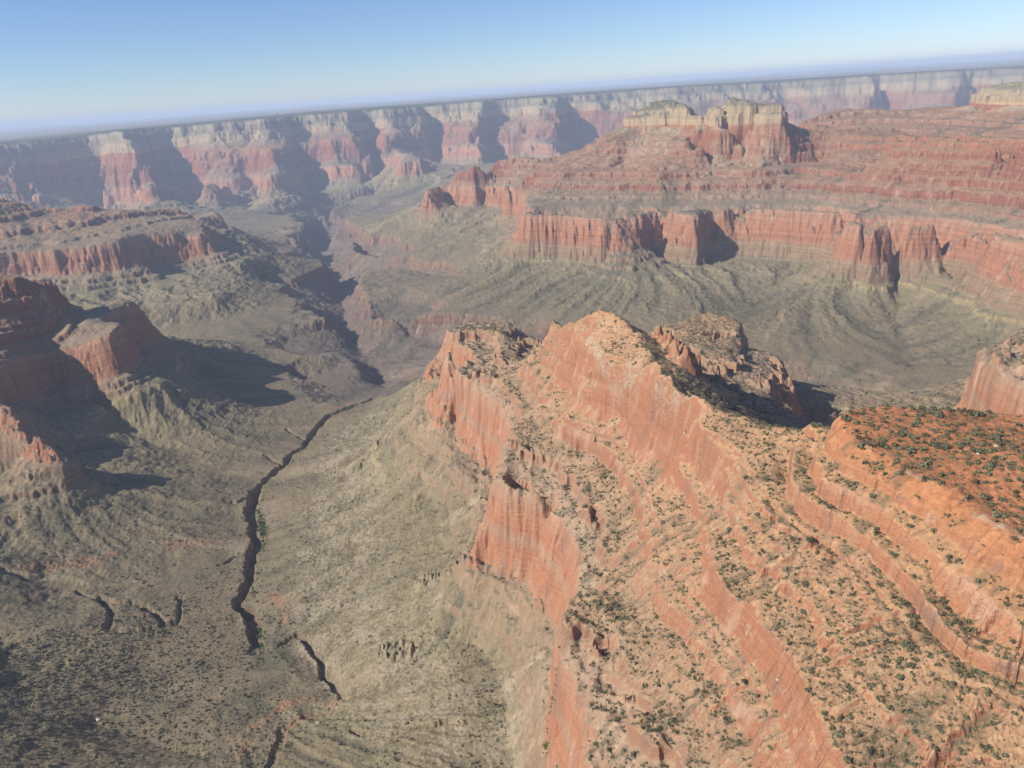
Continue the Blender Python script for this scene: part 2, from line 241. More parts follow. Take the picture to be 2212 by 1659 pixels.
def solve(ch):
    Hf = None
    for i in range(4, -1, -1):
        a, c = lv[i]; a = a[..., ch]; m = c > 0; val = np.where(m, a/np.maximum(c, 1), 0)
        if Hf is None: Hf = np.full(a.shape, val[m].mean())
        else:
            g = np.zeros(a.shape); g[::2, ::2] = Hf; g[1::2, ::2] = (Hf[1:]+Hf[:-1])/2
            g[:, 1::2] = (g[:, 2::2]+g[:, :-2:2])/2; Hf = g
        Hf[m] = val[m]; w = 1.7
        par = np.add.outer(np.arange(a.shape[0]), np.arange(a.shape[1])) % 2
        free = [(par == q) & ~m for q in (0, 1)]
        for it in range((600, 300, 150, 70, 40)[4-i]):
            for q in (0, 1):
                P = np.pad(Hf, 1, mode='edge')
                avg = (P[:-2, 1:-1]+P[2:, 1:-1]+P[1:-1, :-2]+P[1:-1, 2:])*.25
                Hf = np.where(free[q], Hf+w*(avg-Hf), Hf)
    return Hf
Hf = solve(0); Df = solve(1)
for it in range(12):
    P = np.pad(Df, 1, mode='edge'); Df = .2*Df+.2*(P[:-2, 1:-1]+P[2:, 1:-1]+P[1:-1, :-2]+P[1:-1, 2:])
Df = Df.astype(np.float32)
# light smoothing so the lines leave no kinks
for it in range(2):
    P = np.pad(Hf, 1, mode='edge'); Hf = .5*Hf+.125*(P[:-2, 1:-1]+P[2:, 1:-1]+P[1:-1, :-2]+P[1:-1, 2:])
Hf = Hf.astype(np.float32)
print('solve', round(time.time()-T0, 1), Hf.shape, float(Hf.min()), float(Hf.max()))

# ------------------------------------------------------------------ noise
_rng = np.random.RandomState(7)
PERM = _rng.permutation(4096).astype(np.int32); GA = _rng.rand(4096).astype(np.float32)*2*math.pi
GX, GY = np.cos(GA), np.sin(GA)
def perlin(x, y, seed=0):
    xi = np.floor(x); yi = np.floor(y); fx = (x-xi).astype(np.float32); fy = (y-yi).astype(np.float32)
    xi = xi.astype(np.int32)+seed*131; yi = yi.astype(np.int32)+seed*71
    u = fx*fx*fx*(fx*(fx*6-15)+10); v = fy*fy*fy*(fy*(fy*6-15)+10)
    p0 = PERM[xi & 4095]; p1 = PERM[(xi+1) & 4095]
    def g(p, yy, dx, dy):
        h = PERM[(p+yy) & 4095]; return GX[h]*dx+GY[h]*dy
    a = g(p0, yi, fx, fy); b = g(p1, yi, fx-1, fy); c = g(p0, yi+1, fx, fy-1); d = g(p1, yi+1, fx-1, fy-1)
    ab = a+u*(b-a); cd = c+u*(d-c)
    return (ab+v*(cd-ab))*1.5
def fbm(x, y, wl_, oct=3, seed=0, gain=.5, ridged=False):
    t = 0; amp = 1; tot = 0
    for o in range(oct):
        n = perlin(x/wl_+seed*17.3, y/wl_-seed*9.1, seed+o)
        if ridged: n = 1-2*np.abs(n)
        t = t+amp*n; tot += amp; amp *= gain; wl_ *= .5
    return t/tot
def samp(G, th, lr):
    j = np.clip((th-TH0)/DS, 0, G.shape[1]-1.001); k = np.clip((lr-LR0)/DS, 0, G.shape[0]-1.001)
    j0 = j.astype(np.int32); k0 = k.astype(np.int32); fj = (j-j0).astype(np.float32); fk = (k-k0).astype(np.float32)
    a = G[k0, j0]; b = G[k0, j0+1]; c = G[k0+1, j0]; d = G[k0+1, j0+1]
    ab = a+(b-a)*fj; return ab+((c+(d-c)*fj)-ab)*fk
def pol(x, y): return np.arctan2(x, y), np.log(np.maximum(np.hypot(x, y), 1))

# downslope streaks: noise averaged along the fall line of the control field
def fall_line_noise():
    th = TH0+DS*np.arange(NT); lr = LR0+DS*np.arange(NR)
    TH, LR = np.meshgrid(th, lr)
    Hs = Hf.copy()
    for it in range(30):
        P = np.pad(Hs, 1, mode='edge'); Hs = .25*(P[:-2, 1:-1]+P[2:, 1:-1]+P[1:-1, :-2]+P[1:-1, 2:])
    gk, gj = np.gradient(Hs); gm = np.hypot(gk, gj)+1e-3
    dk = (gk/gm).astype(np.float32); dj = (gj/gm).astype(np.float32)
    rs = np.random.RandomState(3); out = 0
    for sc_, wt in ((3, 1.0), (1, .7)):
        N = rs.rand(NR//sc_+2, NT//sc_+2).astype(np.float32)
        acc_ = np.zeros((NR, NT), np.float32); n = 0
        for sgn in (1, -1):
            j = np.tile(np.arange(NT, dtype=np.float32), (NR, 1)); k = np.tile(np.arange(NR, dtype=np.float32)[:, None], (1, NT))
            for st in range(14):
                jj = np.clip(j, 0, NT-1.01); kk = np.clip(k, 0, NR-1.01); ji = jj.astype(np.int32); ki = kk.astype(np.int32)
                a = jj/sc_; b = kk/sc_; ai = a.astype(np.int32); bi = b.astype(np.int32); fa = a-ai; fb = b-bi
                acc_ += (N[bi, ai]*(1-fa)+N[bi, ai+1]*fa)*(1-fb)+(N[bi+1, ai]*(1-fa)+N[bi+1, ai+1]*fa)*fb; n += 1
                j = jj+dj[ki, ji]*sgn*1.6; k = kk+dk[ki, ji]*sgn*1.6
        acc_ /= n; acc_ = (acc_-acc_.mean())/acc_.std(); out = out+wt*acc_
    return out.astype(np.float32)
LIC = fall_line_noise()
print('lic', round(time.time()-T0, 1))

# ------------------------------------------------------------------ carved slot, washes (centre line x,y,level; half width; depth)
SLOTS = []
def slot(pts, hw, depth, tap=0):
    pl = [world_pt(pts[i], pts[i+1], pts[i+2], False) for i in range(0, len(pts), 3)]
    SLOTS.append(([(r*math.sin(a), r*math.cos(a)) for a, r in pl], hw, depth, tap))
slot([835,838,1180, 800,868,1180, 756,884,1180, 712,905,1180], 6, 20)
slot([712,905,1180, 684,935,1180, 660,972,1180, 635,990,1180, 605,1022,1180, 580,1042,1180, 552,1070,1180], 9, 30)
slot([552,1070,1180, 543,1110,1180, 550,1145,1180, 558,1180,1180, 548,1204,1180], 13, 30)
slot([548,1204,1180, 543,1244,1180, 528,1290,1180, 512,1312,1180, 522,1320,1185, 535,1322,1180], 10, 32)
slot([535,1322,1180, 548,1345,1180, 552,1385,1180, 556,1412,1180], 12, 28, 1)
slot([556,1412,1183, 590,1408,1187, 640,1380,1190, 662,1398,1185, 690,1434,1185, 700,1465,1185, 728,1508,1187], 6, 20)
slot([728,1508,1187, 750,1540,1189, 757,1563,1190, 715,1580,1190, 655,1586,1190, 622,1604,1190, 608,1659,1190, 600,1760,1190], 7, 8)
slot([170,1292,1200, 200,1300,1200, 252,1312,1200, 300,1308,1200, 335,1322,1200, 352,1352,1198, 400,1345,1196, 450,1338,1194, 530,1335,1190], 6, 13, 1)
slot([215,1302,1200, 245,1335,1200, 236,1372,1200, 300,1368,1200, 352,1352,1198], 7, 17, 1)
slot([390,1290,1195, 388,1330,1195, 385,1350,1195], 5, 13, 2)
slot([470,1085,1200, 510,1085,1195, 552,1075,1180], 5, 16, 0); slot([575,985,1200, 600,1000,1195, 612,1015,1180], 5, 14, 0); slot([470,1215,1200, 505,1200,1195, 548,1204,1180], 5, 14, 0); slot([620,930,1200, 650,950,1190, 668,960,1180], 5, 12, 0)
slot([0,1250,1240, 60,1262,1230, 110,1250,1230], 8, 14, 2)
slot([760,1600,1230, 790,1625,1235, 850,1635,1240, 920,1625,1245, 1000,1610,1255], 5, 10, 2)

# ------------------------------------------------------------------ full height function
_bs = np.random.RandomState(11)
def terr(h, jit):
    """strata profile: control value -> elevation with cliffs and benches; jit shifts the beds a little"""
    xs = [0, 1125, 1157, 1168, 1180, 1182, 1296, 1303, 1310, 1325, 1340, 1345, 1372, 1378, 1400, 1418, 1446, 1452, 1520, 1560]
    ys = [0, 1092, 1124, 1132, 1172, 1181, 1288, 1296, 1308, 1314, 1320, 1340, 1352, 1372, 1388, 1402, 1444, 1449, 1546, 1560]
    z = 1560; x = 1560; rs = np.random.RandomState(5)
    while z < 1850:
        th_ = rs.choice([10, 14, 20, 30, 46, 60])*rs.uniform(.8, 1.15); th_ = min(th_, 1862-z)
        xs += [x+th_*.86, x+th_]; ys += [z+th_*.36, z+th_]; x += th_; z += th_
    xs += [x+60, 1944, 1950, 1958, 1998, 2006, 2050, 2085, 2100, 2140, 2155, 2185, 2200, 3000]
    ys += [z+55, 1940, 1952, 1996, 2010, 2044, 2055, 2072, 2090, 2125, 2165, 2192, 2200, 3000]
    xs, ys = np.array(xs, float), np.array(ys, float)
    o = np.argsort(xs); return np.interp(h+jit, xs[o], ys[o]).astype(np.float32)-jit*.35
MASKS = []
def mask(kind, pts, rad):
    pl = [world_pt(pts[i], pts[i+1], pts[i+2], False) for i in range(0, len(pts), 3)]
    MASKS.append((kind, [(r*math.sin(a), r*math.cos(a)) for a, r in pl], rad))
mask('crag', [1428,728,1700, 1450,760,1690, 1460,800,1700, 1475,825,1720], 26); mask('crag', [1650,885,1500, 1690,870,1480], 14)
mask('red', [60,1235,1240, 120,1225,1232, 200,1215,1225, 240,1200,1225], 17); mask('red', [370,1180,1210, 420,1170,1208, 470,1165,1206], 14)
mask('red', [530,1650,1200, 530,1600,1200, 575,1560,1200, 620,1525,1200, 660,1515,1200, 700,1530,1195, 740,1565,1195], 11); mask('red', [757,1563,1190, 715,1580,1190, 655,1586,1190, 622,1604,1190, 608,1659,1190], 9)
mask('red', [590,1290,1200, 610,1310,1205, 615,1340,1205], 12); mask('red', [870,790,1150, 895,800,1150], 25); mask('red', [710,885,1190, 760,872,1190], 16)
mask('pale', [1070,1060,1395, 1040,1085,1370, 1000,1110,1345, 960,1130,1325], 12); mask('pale', [1195,1425,1395, 1150,1440,1370, 1090,1460,1345], 8)
mask('pale', [905,1240,1330, 920,1290,1320, 930,1330,1305], 24); mask('pale', [800,1440,1265, 850,1450,1275], 18)
mask('cap', [1249,674,1790, 1270,700,1785, 1300,740,1780, 1330,770,1778, 1395,800,1778, 1440,845,1780, 1500,885,1780], 6); mask('cap', [1859,957,1850, 1900,971,1850, 1948,998,1850, 1989,1025,1850, 2037,1049,1850], 3.5); mask('cap', [2112,1102,1850, 2150,1126,1850, 2212,1150,1850], 3)
mask('broad', [780,930,1240, 740,1050,1240, 740,1200,1240, 740,1330,1240, 820,1450,1260, 950,1560,1300, 1050,1650,1320], 105)
mask('fins', [825,1395,1290, 850,1400,1290, 880,1405,1290], 17); mask('fins', [770,985,1290, 820,975,1290], 20); mask('fins', [905,1240,1320, 1000,1260,1330], 16)
def skirt(x0, y0, r0, x1, y1, r1, rad):
    MASKS.append(('pale', [(r*math.sin(math.atan2(*ray(x, y)[:2])), r*math.cos(math.atan2(*ray(x, y)[:2]))) for x, y, r in ((x0, y0, r0), (x1, y1, r1))], rad))
for q_ in ((1395, 268, 6020, 1375, 300, 5500, 75), (1450, 268, 5800, 1440, 300, 5350, 85), (1560, 268, 5200, 1560, 312, 4850, 85), (1610, 268, 5150, 1625, 305, 4800, 60), (1665, 262, 5100, 1685, 296, 4800, 80)): skirt(*q_)
def maskval(kind, X, Y):
    out = np.zeros(X.shape, np.float32)
    for kd, pl, rad in MASKS:
        if kd != kind: continue
        xs = [p[0] for p in pl]; ys = [p[1] for p in pl]; m = (X > min(xs)-rad*3) & (X < max(xs)+rad*3) & (Y > min(ys)-rad*3) & (Y < max(ys)+rad*3)
        if not m.any(): continue
        x, y = X[m], Y[m]; d = np.full(x.shape, 1e9); w_ = rad*.8
        x, y = x+w_*fbm(x, y, rad*2.2, 3, 51), y+w_*fbm(x, y, rad*2.2, 3, 52)
        for i in range(len(pl)-1):
            ax, ay = pl[i]; bx, by = pl[i+1]; ux, uy = bx-ax, by-ay; q = ux*ux+uy*uy+1e-6
            t = np.clip(((x-ax)*ux+(y-ay)*uy)/q, 0, 1); d = np.minimum(d, np.hypot(x-ax-t*ux, y-ay-t*uy))
        out[m] = np.maximum(out[m], np.clip((1.35-d/rad)/.6, 0, 1))
    return out
_z = 1560.; BED = []
_rs5 = np.random.RandomState(5)
while _z < 1850:
    _t = min(_rs5.choice([10, 14, 20, 30, 46, 60])*_rs5.uniform(.8, 1.15), 1862-_z); BED.append(_z); _z += _t
BED = np.array(BED+[_z])
def height(X, Y, slope_detail=True):
    X = X.astype(np.float64); Y = Y.astype(np.float64)
    r = np.hypot(X, Y); th0 = np.arctan2(X, Y)
    amp = np.clip((r/1500)**.85, .45, 9).astype(np.float32)
    # domain warp; the embayments of the cliffs grow with the size of the walls
    big = np.clip((r-11100)/1400, 0, 1)*.97+.03*np.clip((r-5500)/4000, 0, 1)
    wx = 16*amp*fbm(X, Y, 260, 3, 1)+7*amp*fbm(X, Y, 52, 3, 2); wy = 16*amp*fbm(X, Y, 260, 3, 4)+7*amp*fbm(X, Y, 52, 3, 5)
    far = np.clip((r-1800)/2500, 0, 1); ja = 4.2*np.clip(amp, .6, 2.6)
    wx = wx+1.8*fbm(X, Y, 11, 2, 36); wy = wy+1.8*fbm(X, Y, 11, 2, 37)
    wx = wx+ja*fbm(X, Y, 26, 2, 33, ridged=True); wy = wy+ja*fbm(X, Y, 26, 2, 34, ridged=True)
    wx = wx+far*(30*fbm(X, Y, 620, 2, 8)+13*fbm(X, Y, 170, 3, 9, ridged=True)); wy = wy+far*(30*fbm(X, Y, 620, 2, 10)+13*fbm(X, Y, 170, 2, 12, ridged=True))
    wx = wx+big*240*fbm(X, Y, 1100, 4, 6, ridged=True); wy = wy+big*430*(fbm(X, Y, 1700, 4, 7, ridged=True))
    th, lr = pol(X+wx, Y+wy)
    h = samp(Hf, th, lr)
    li = samp(LIC, th, lr)
    # gullies on the shale slopes
    sm = np.clip((h-1190)/40, 0, 1)*np.clip((1420-h)/60, 0, 1)
    h = h+sm*(li*np.clip(amp, .5, 2.6)*np.interp(amp, [.5, 1, 2], [1.3, 1.5, 2.3])) + (np.interp(th0, [-.5, -.3], [13, 8])*fbm(X, Y, 190, 4, 14)+2.2*np.clip(amp, .6, 2)*fbm(X, Y, 55, 3, 30, ridged=True))*np.clip((h-1185)/30, .25, 1)
    sup = np.clip((h-1560)/30, 0, 1)*np.clip((1900-h)/40, 0, 1)
    mr = maskval('red', X, Y); mf = maskval('fins', X, Y)
    h = h+sup*(li*np.interp(r, [800, 2500, 4000], [1.6, 2.5, 4])+np.interp(r, [800, 2500, 4000], [1, 2.5, 5])*fbm(X, Y, 130, 3, 29, ridged=True))
    gor = np.clip((1160-h)/60, 0, 1)
    h = h+gor*22*fbm(X, Y, 300, 4, 15, ridged=True)
    h = h+np.clip((h-1938)/10, 0, 1)*np.clip((8000-r)/800, 0, 1)*(16*fbm(X, Y, 120, 3, 32, ridged=True)+9*fbm(X, Y, 34, 2, 35, ridged=True))
    rw_ = np.clip((h-1370)/30, 0, 1)*np.clip((1600-h)/30, 0, 1)*np.clip((2600-r)/500, 0, 1)
    h = h+rw_*(34*fbm(X, Y, 95, 3, 61)+16*fbm(X, Y, 30, 2, 62, ridged=True))
    hr = h
    jit = 9*fbm(X, Y, 900, 2, 16)+3*fbm(X, Y, 90, 2, 17)
    z = terr(h, jit)
    k_ = np.clip(np.interp(r, [500, 1500, 2600], [.34, .42, .95])+.9*fbm(X, Y, 240, 3, 24)+.5*fbm(X, Y, 60, 2, 25), .05, 1.1)*sup
    z = z*(1-sup)+(h+(z-h)*k_)*sup
    k2 = np.clip(.45+1.3*fbm(X, Y, 170, 3, 27)+.5*fbm(X, Y, 40, 2, 28), 0, 1.1); md = np.clip((h-1200)/20, 0, 1)*np.clip((1405-h)/12, 0, 1)*np.clip((3600-r)/1200, 0, 1)
    z = z*(1-md)+(h+(z-h)*k2)*md
    # carved narrow canyons
    for pl, hw, dep, tap in SLOTS:
        xs = [p[0] for p in pl]; ys = [p[1] for p in pl]
        m = (X > min(xs)-80) & (X < max(xs)+80) & (Y > min(ys)-80) & (Y < max(ys)+80)
        if not m.any(): continue
        x = X[m]; y = Y[m]; d = np.full(x.shape, 1e9); 
        x, y = x+13*fbm(x, y, 52, 4, 21, .65), y+13*fbm(x, y, 52, 4, 22, .65)
        for i in range(len(pl)-1):
            ax, ay = pl[i]; bx, by = pl[i+1]; ux, uy = bx-ax, by-ay; q = ux*ux+uy*uy+1e-6
            t = np.clip(((x-ax)*ux+(y-ay)*uy)/q, 0, 1); d = np.minimum(d, np.hypot(x-ax-t*ux, y-ay-t*uy))
        d = d*(1+.6*fbm(x, y, 30, 3, 23)); k = np.clip((d-hw*.5)/(hw*.75), 0, 1); prof = np.interp(k, [0, .22, .34, .6, .72, .9, 1], [1, .93, .62, .52, .2, .14, 0])
        if tap:
            e_ = np.hypot(x-pl[-1][0], y-pl[-1][1]); e_ = np.minimum(e_, np.hypot(x-pl[0][0], y-pl[0][1])) if tap == 2 else e_
            prof = prof*np.clip(e_/(3.2*hw), 0, 1)
        z[m] = np.minimum(z[m], z[m]-dep*prof)
    # fine relief
    fine = np.where(h > 1560, 1.0, .6)
    bi = np.clip(np.searchsorted(BED, h+jit)-1, 0, len(BED)-2); fr_ = (h+jit-BED[bi])/(BED[bi+1]-BED[bi])
    edge = (h+jit < BED[-1]-2)*np.clip(1-np.minimum(fr_, 1-fr_)/.07, 0, 1)*np.clip(k_*1.6, 0, 1)*sup
    z = z+mr*2.6*fbm(X, Y, 14, 3, 53, ridged=True)+mf*9*np.clip(fbm(X, Y*.45, 16, 2, 54, ridged=True)-.1, 0, 1)+maskval('crag', X, Y)*48*np.clip(fbm(X, Y, 44, 3, 55, ridged=True)-.12, -.25, 1)
    z = z+fine*(2.2*fbm(X, Y, 38, 3, 18)+1.0*fbm(X, Y, 9, 2, 19))*np.clip(amp, .6, 3)
    return z+samp(Df, th, lr), z, hr, li, edge, mr, np.maximum(np.maximum(maskval('pale', X, Y), maskval('cap', X, Y)), .8*maskval('broad', X, Y))

# ------------------------------------------------------------------ mesh lattice
ra = 0.00125/Q; 
A0, A1 = math.radians(-50), math.radians(49)
ths = np.concatenate([np.arange(math.radians(-62), math.radians(-45), ra*3), np.arange(math.radians(-45), math.radians(45), ra), np.arange(math.radians(45), math.radians(52), ra*3)])
def rows():
    out = []; lr = math.log(262.)
    while lr < math.log(21000):
        out.append(lr); r = math.exp(lr)
        lr += np.interp(r, [300, 900, 2500, 6000, 10000, 15000, 20000], [.0022, .0021, .0019, .0022, .0020, .0040, .02])/Q
    return np.array(out)
lrs = rows()
TH, LR = np.meshgrid(ths, lrs); RR = np.exp(LR); X = RR*np.sin(TH); Y = RR*np.cos(TH)
nr, nt_ = X.shape
Z = np.empty(X.shape, np.float32); S = Z.copy(); HR = Z.copy(); LI = Z.copy(); ED = Z.copy(); MR = Z.copy(); MP = Z.copy()
for a in range(0, nr, 200):
    Z[a:a+200], S[a:a+200], HR[a:a+200], LI[a:a+200], ED[a:a+200], MR[a:a+200], MP[a:a+200] = height(X[a:a+200], Y[a:a+200])
print('height', round(time.time()-T0, 1), X.shape)

# regions: nearest control line, then level
REG = ['ridge', 'plateau', 'floor', 'gorge', 'mesa', 'mesab', 'rwall', 'butte', 'butteb', 'wall', 'pyramid', 'spur']
st = 6
gj, gk = np.meshgrid(np.arange(0, NT, st), np.arange(0, NR, st))
best = np.full(gj.shape, 1e9, np.float32); own = np.zeros(gj.shape, np.int32)
for reg, th, lr in RP:
    pj = ((th-TH0)/DS).astype(np.float32); pk = ((lr-LR0)/DS).astype(np.float32)
    for a in range(0, len(pj), 40):
        q = pj[a:a+40]; p = pk[a:a+40]
        if not len(q): continue
        d = ((gj[..., None]-q)**2+(gk[..., None]-p)**2).min(-1)
        m = d < best; best[m] = d[m]; own[m] = REG.index(reg)
jj = np.clip(np.round((TH-TH0)/DS/st).astype(int), 0, own.shape[1]-1); kk = np.clip(np.round((LR-LR0)/DS/st).astype(int), 0, own.shape[0]-1)
OWN = own[kk, jj]
ix = REG.index
low = HR < 1312
OWN = np.where(low & (OWN != ix('gorge')), ix('floor'), OWN); OWN = np.where(HR < 1150, ix('gorge'), OWN)
OWN = np.where((OWN == ix('gorge')) & (HR >= 1150), ix('floor'), OWN)
up = (HR >= 1312) & (OWN == ix('floor')); r_ = RR
d_ = np.degrees(TH)
OWN = np.where(up, np.where(r_ > 7300, ix('wall'), np.where(d_ < -26, np.where(r_ < 3400, ix('mesa'), ix('mesab')), np.where(r_ < 2300, ix('ridge'), np.where(d_ < -13, ix('mesab'), ix('rwall'))))), OWN)
OWN = np.where(((OWN == ix('butte')) | (OWN == ix('butteb'))) & (HR < 1940), ix('rwall'), OWN)
OWN = np.where((OWN == ix('plateau')) & (HR < 1868), ix('ridge'), OWN)
OWN = np.where((OWN == ix('wall')) & (HR >= 2198), 20, OWN)
print('regions', round(time.time()-T0, 1))

# ------------------------------------------------------------------ materials
def new_mat(name):
    m = bpy.data.materials.new(name); m.use_nodes = True; t = m.node_tree
    for n in list(t.nodes):
        if n.type != 'OUTPUT_MATERIAL': t.nodes.remove(n)
    return m, t, [n for n in t.nodes if n.type == 'OUTPUT_MATERIAL'][0]
class NG:
    def __init__(s, t): s.t = t
    def n(s, typ, **kw):
        q = s.t.nodes.new(typ)
        for k, v in kw.items(): setattr(q, k, v)
        return q
    def link(s, a, b): s.t.links.new(a, b)
    def put(s, sock, v):
        if hasattr(v, 'links'): s.link(v, sock)
        else: sock.default_value = v
    def math(s, op, a, b=0.0, c=None, clamp=False):
        q = s.n('ShaderNodeMath', operation=op, use_clamp=clamp); s.put(q.inputs[0], a); s.put(q.inputs[1], b)
        if c is not None: s.put(q.inputs[2], c)
        return q.outputs[0]
    def mapr(s, v, a, b, c=0.0, d=1.0):
        q = s.n('ShaderNodeMapRange'); s.put(q.inputs[0], v)
        for i, x in enumerate((a, b, c, d)): q.inputs[i+1].default_value = x
        return q.outputs[0]
    def mix(s, f, a, b, mode='MIX'):
        q = s.n('ShaderNodeMix', data_type='RGBA', blend_type=mode); s.put(q.inputs[0], f)
        s.put(q.inputs[6], a if hasattr(a, 'links') else (*a, 1)); s.put(q.inputs[7], b if hasattr(b, 'links') else (*b, 1)); return q.outputs[2]
    def noise(s, vec, scale, detail=3, rough=.55, dist=0):
        q = s.n('ShaderNodeTexNoise'); s.put(q.inputs['Vector'], vec); q.inputs['Scale'].default_value = scale
        q.inputs['Detail'].default_value = detail; q.inputs['Roughness'].default_value = rough; q.inputs['Distortion'].default_value = dist
        return q.outputs[0]
    def vec(s, x, y, z):
        q = s.n('ShaderNodeCombineXYZ'); s.put(q.inputs[0], x); s.put(q.inputs[1], y); s.put(q.inputs[2], z); return q.outputs[0]
    def ramp(s, v, stops, lo, hi):
        q = s.n('ShaderNodeValToRGB'); s.put(q.inputs[0], s.mapr(v, lo, hi)); cr = q.color_ramp
        cr.elements.remove(cr.elements[1]); cr.elements[0].position = (stops[0][0]-lo)/(hi-lo); cr.elements[0].color = (*stops[0][1], 1)
        for p, c in stops[1:]:
            e = cr.elements.new((p-lo)/(hi-lo)); e.color = (*c, 1)
        return q.outputs[0]
_base_rock = [(900, (.12, .088, .078)), (1100, (.15, .10, .08)), (1128, (.20, .115, .075)), (1175, (.22, .135, .085)), (1183, (.19, .155, .095)), (1290, (.21, .175, .10)), (1298, (.32, .25, .12)), (1309, (.30, .235, .115)), (1314, (.22, .18, .105)),
        (1340, (.25, .155, .095)), (1375, (.27, .185, .11)), (1392, (.30, .19, .11))]
_base_soil = [(900, (.145, .112, .09)), (1120, (.16, .122, .09)), (1165, (.185, .145, .095)), (1185, (.185, .146, .088)), (1240, (.172, .140, .082)), (1290, (.20, .165, .096)), (1310, (.205, .17, .10)), (1400, (.24, .175, .11))]
ROCKS = {'wall': _base_rock+[(1402, (.34, .155, .09)), (1470, (.37, .16, .085)), (1540, (.38, .20, .125)), (1562, (.30, .16, .10)), (1610, (.22, .082, .05)), (1660, (.26, .09, .052)), (1760, (.23, .08, .045)), (1850, (.31, .12, .06)), (1870, (.27, .09, .045)), (1935, (.30, .11, .055)),
         (1945, (.39, .27, .15)), (2045, (.38, .285, .17)), (2065, (.24, .20, .13)), (2140, (.27, .22, .15)), (2160, (.31, .26, .19)), (2197, (.28, .24, .17)), (2206, (.08, .085, .05))],
 'ridge': _base_rock+[(1402, (.36, .175, .095)), (1450, (.37, .16, .083)), (1470, (.34, .20, .125)), (1490, (.38, .165, .085)), (1540, (.38, .205, .12)), (1562, (.32, .185, .11)), (1610, (.31, .145, .08)), (1660, (.33, .145, .076)), (1760, (.34, .15, .078)), (1850, (.36, .16, .08)), (1872, (.38, .16, .075)), (1935, (.36, .14, .06))]}
SOILS = {'wall': _base_soil+[(1440, (.25, .175, .12)), (1560, (.22, .165, .11)), (1600, (.24, .16, .10)), (1680, (.26, .15, .09)), (1780, (.27, .155, .09)), (1850, (.25, .15, .085)), (1872, (.27, .14, .075)), (1905, (.26, .19, .115)), (1935, (.30, .24, .15)), (1945, (.32, .25, .15)), (2050, (.26, .22, .14)), (2080, (.16, .145, .09)), (2150, (.24, .20, .135)), (2190, (.15, .14, .085)), (2203, (.04, .05, .028))],
 'ridge': _base_soil+[(1440, (.32, .22, .145)), (1560, (.31, .215, .14)), (1600, (.31, .20, .115)), (1680, (.345, .21, .115)), (1780, (.365, .22, .118)), (1850, (.38, .215, .11)), (1872, (.39, .165, .072)), (1925, (.38, .155, .065))]}
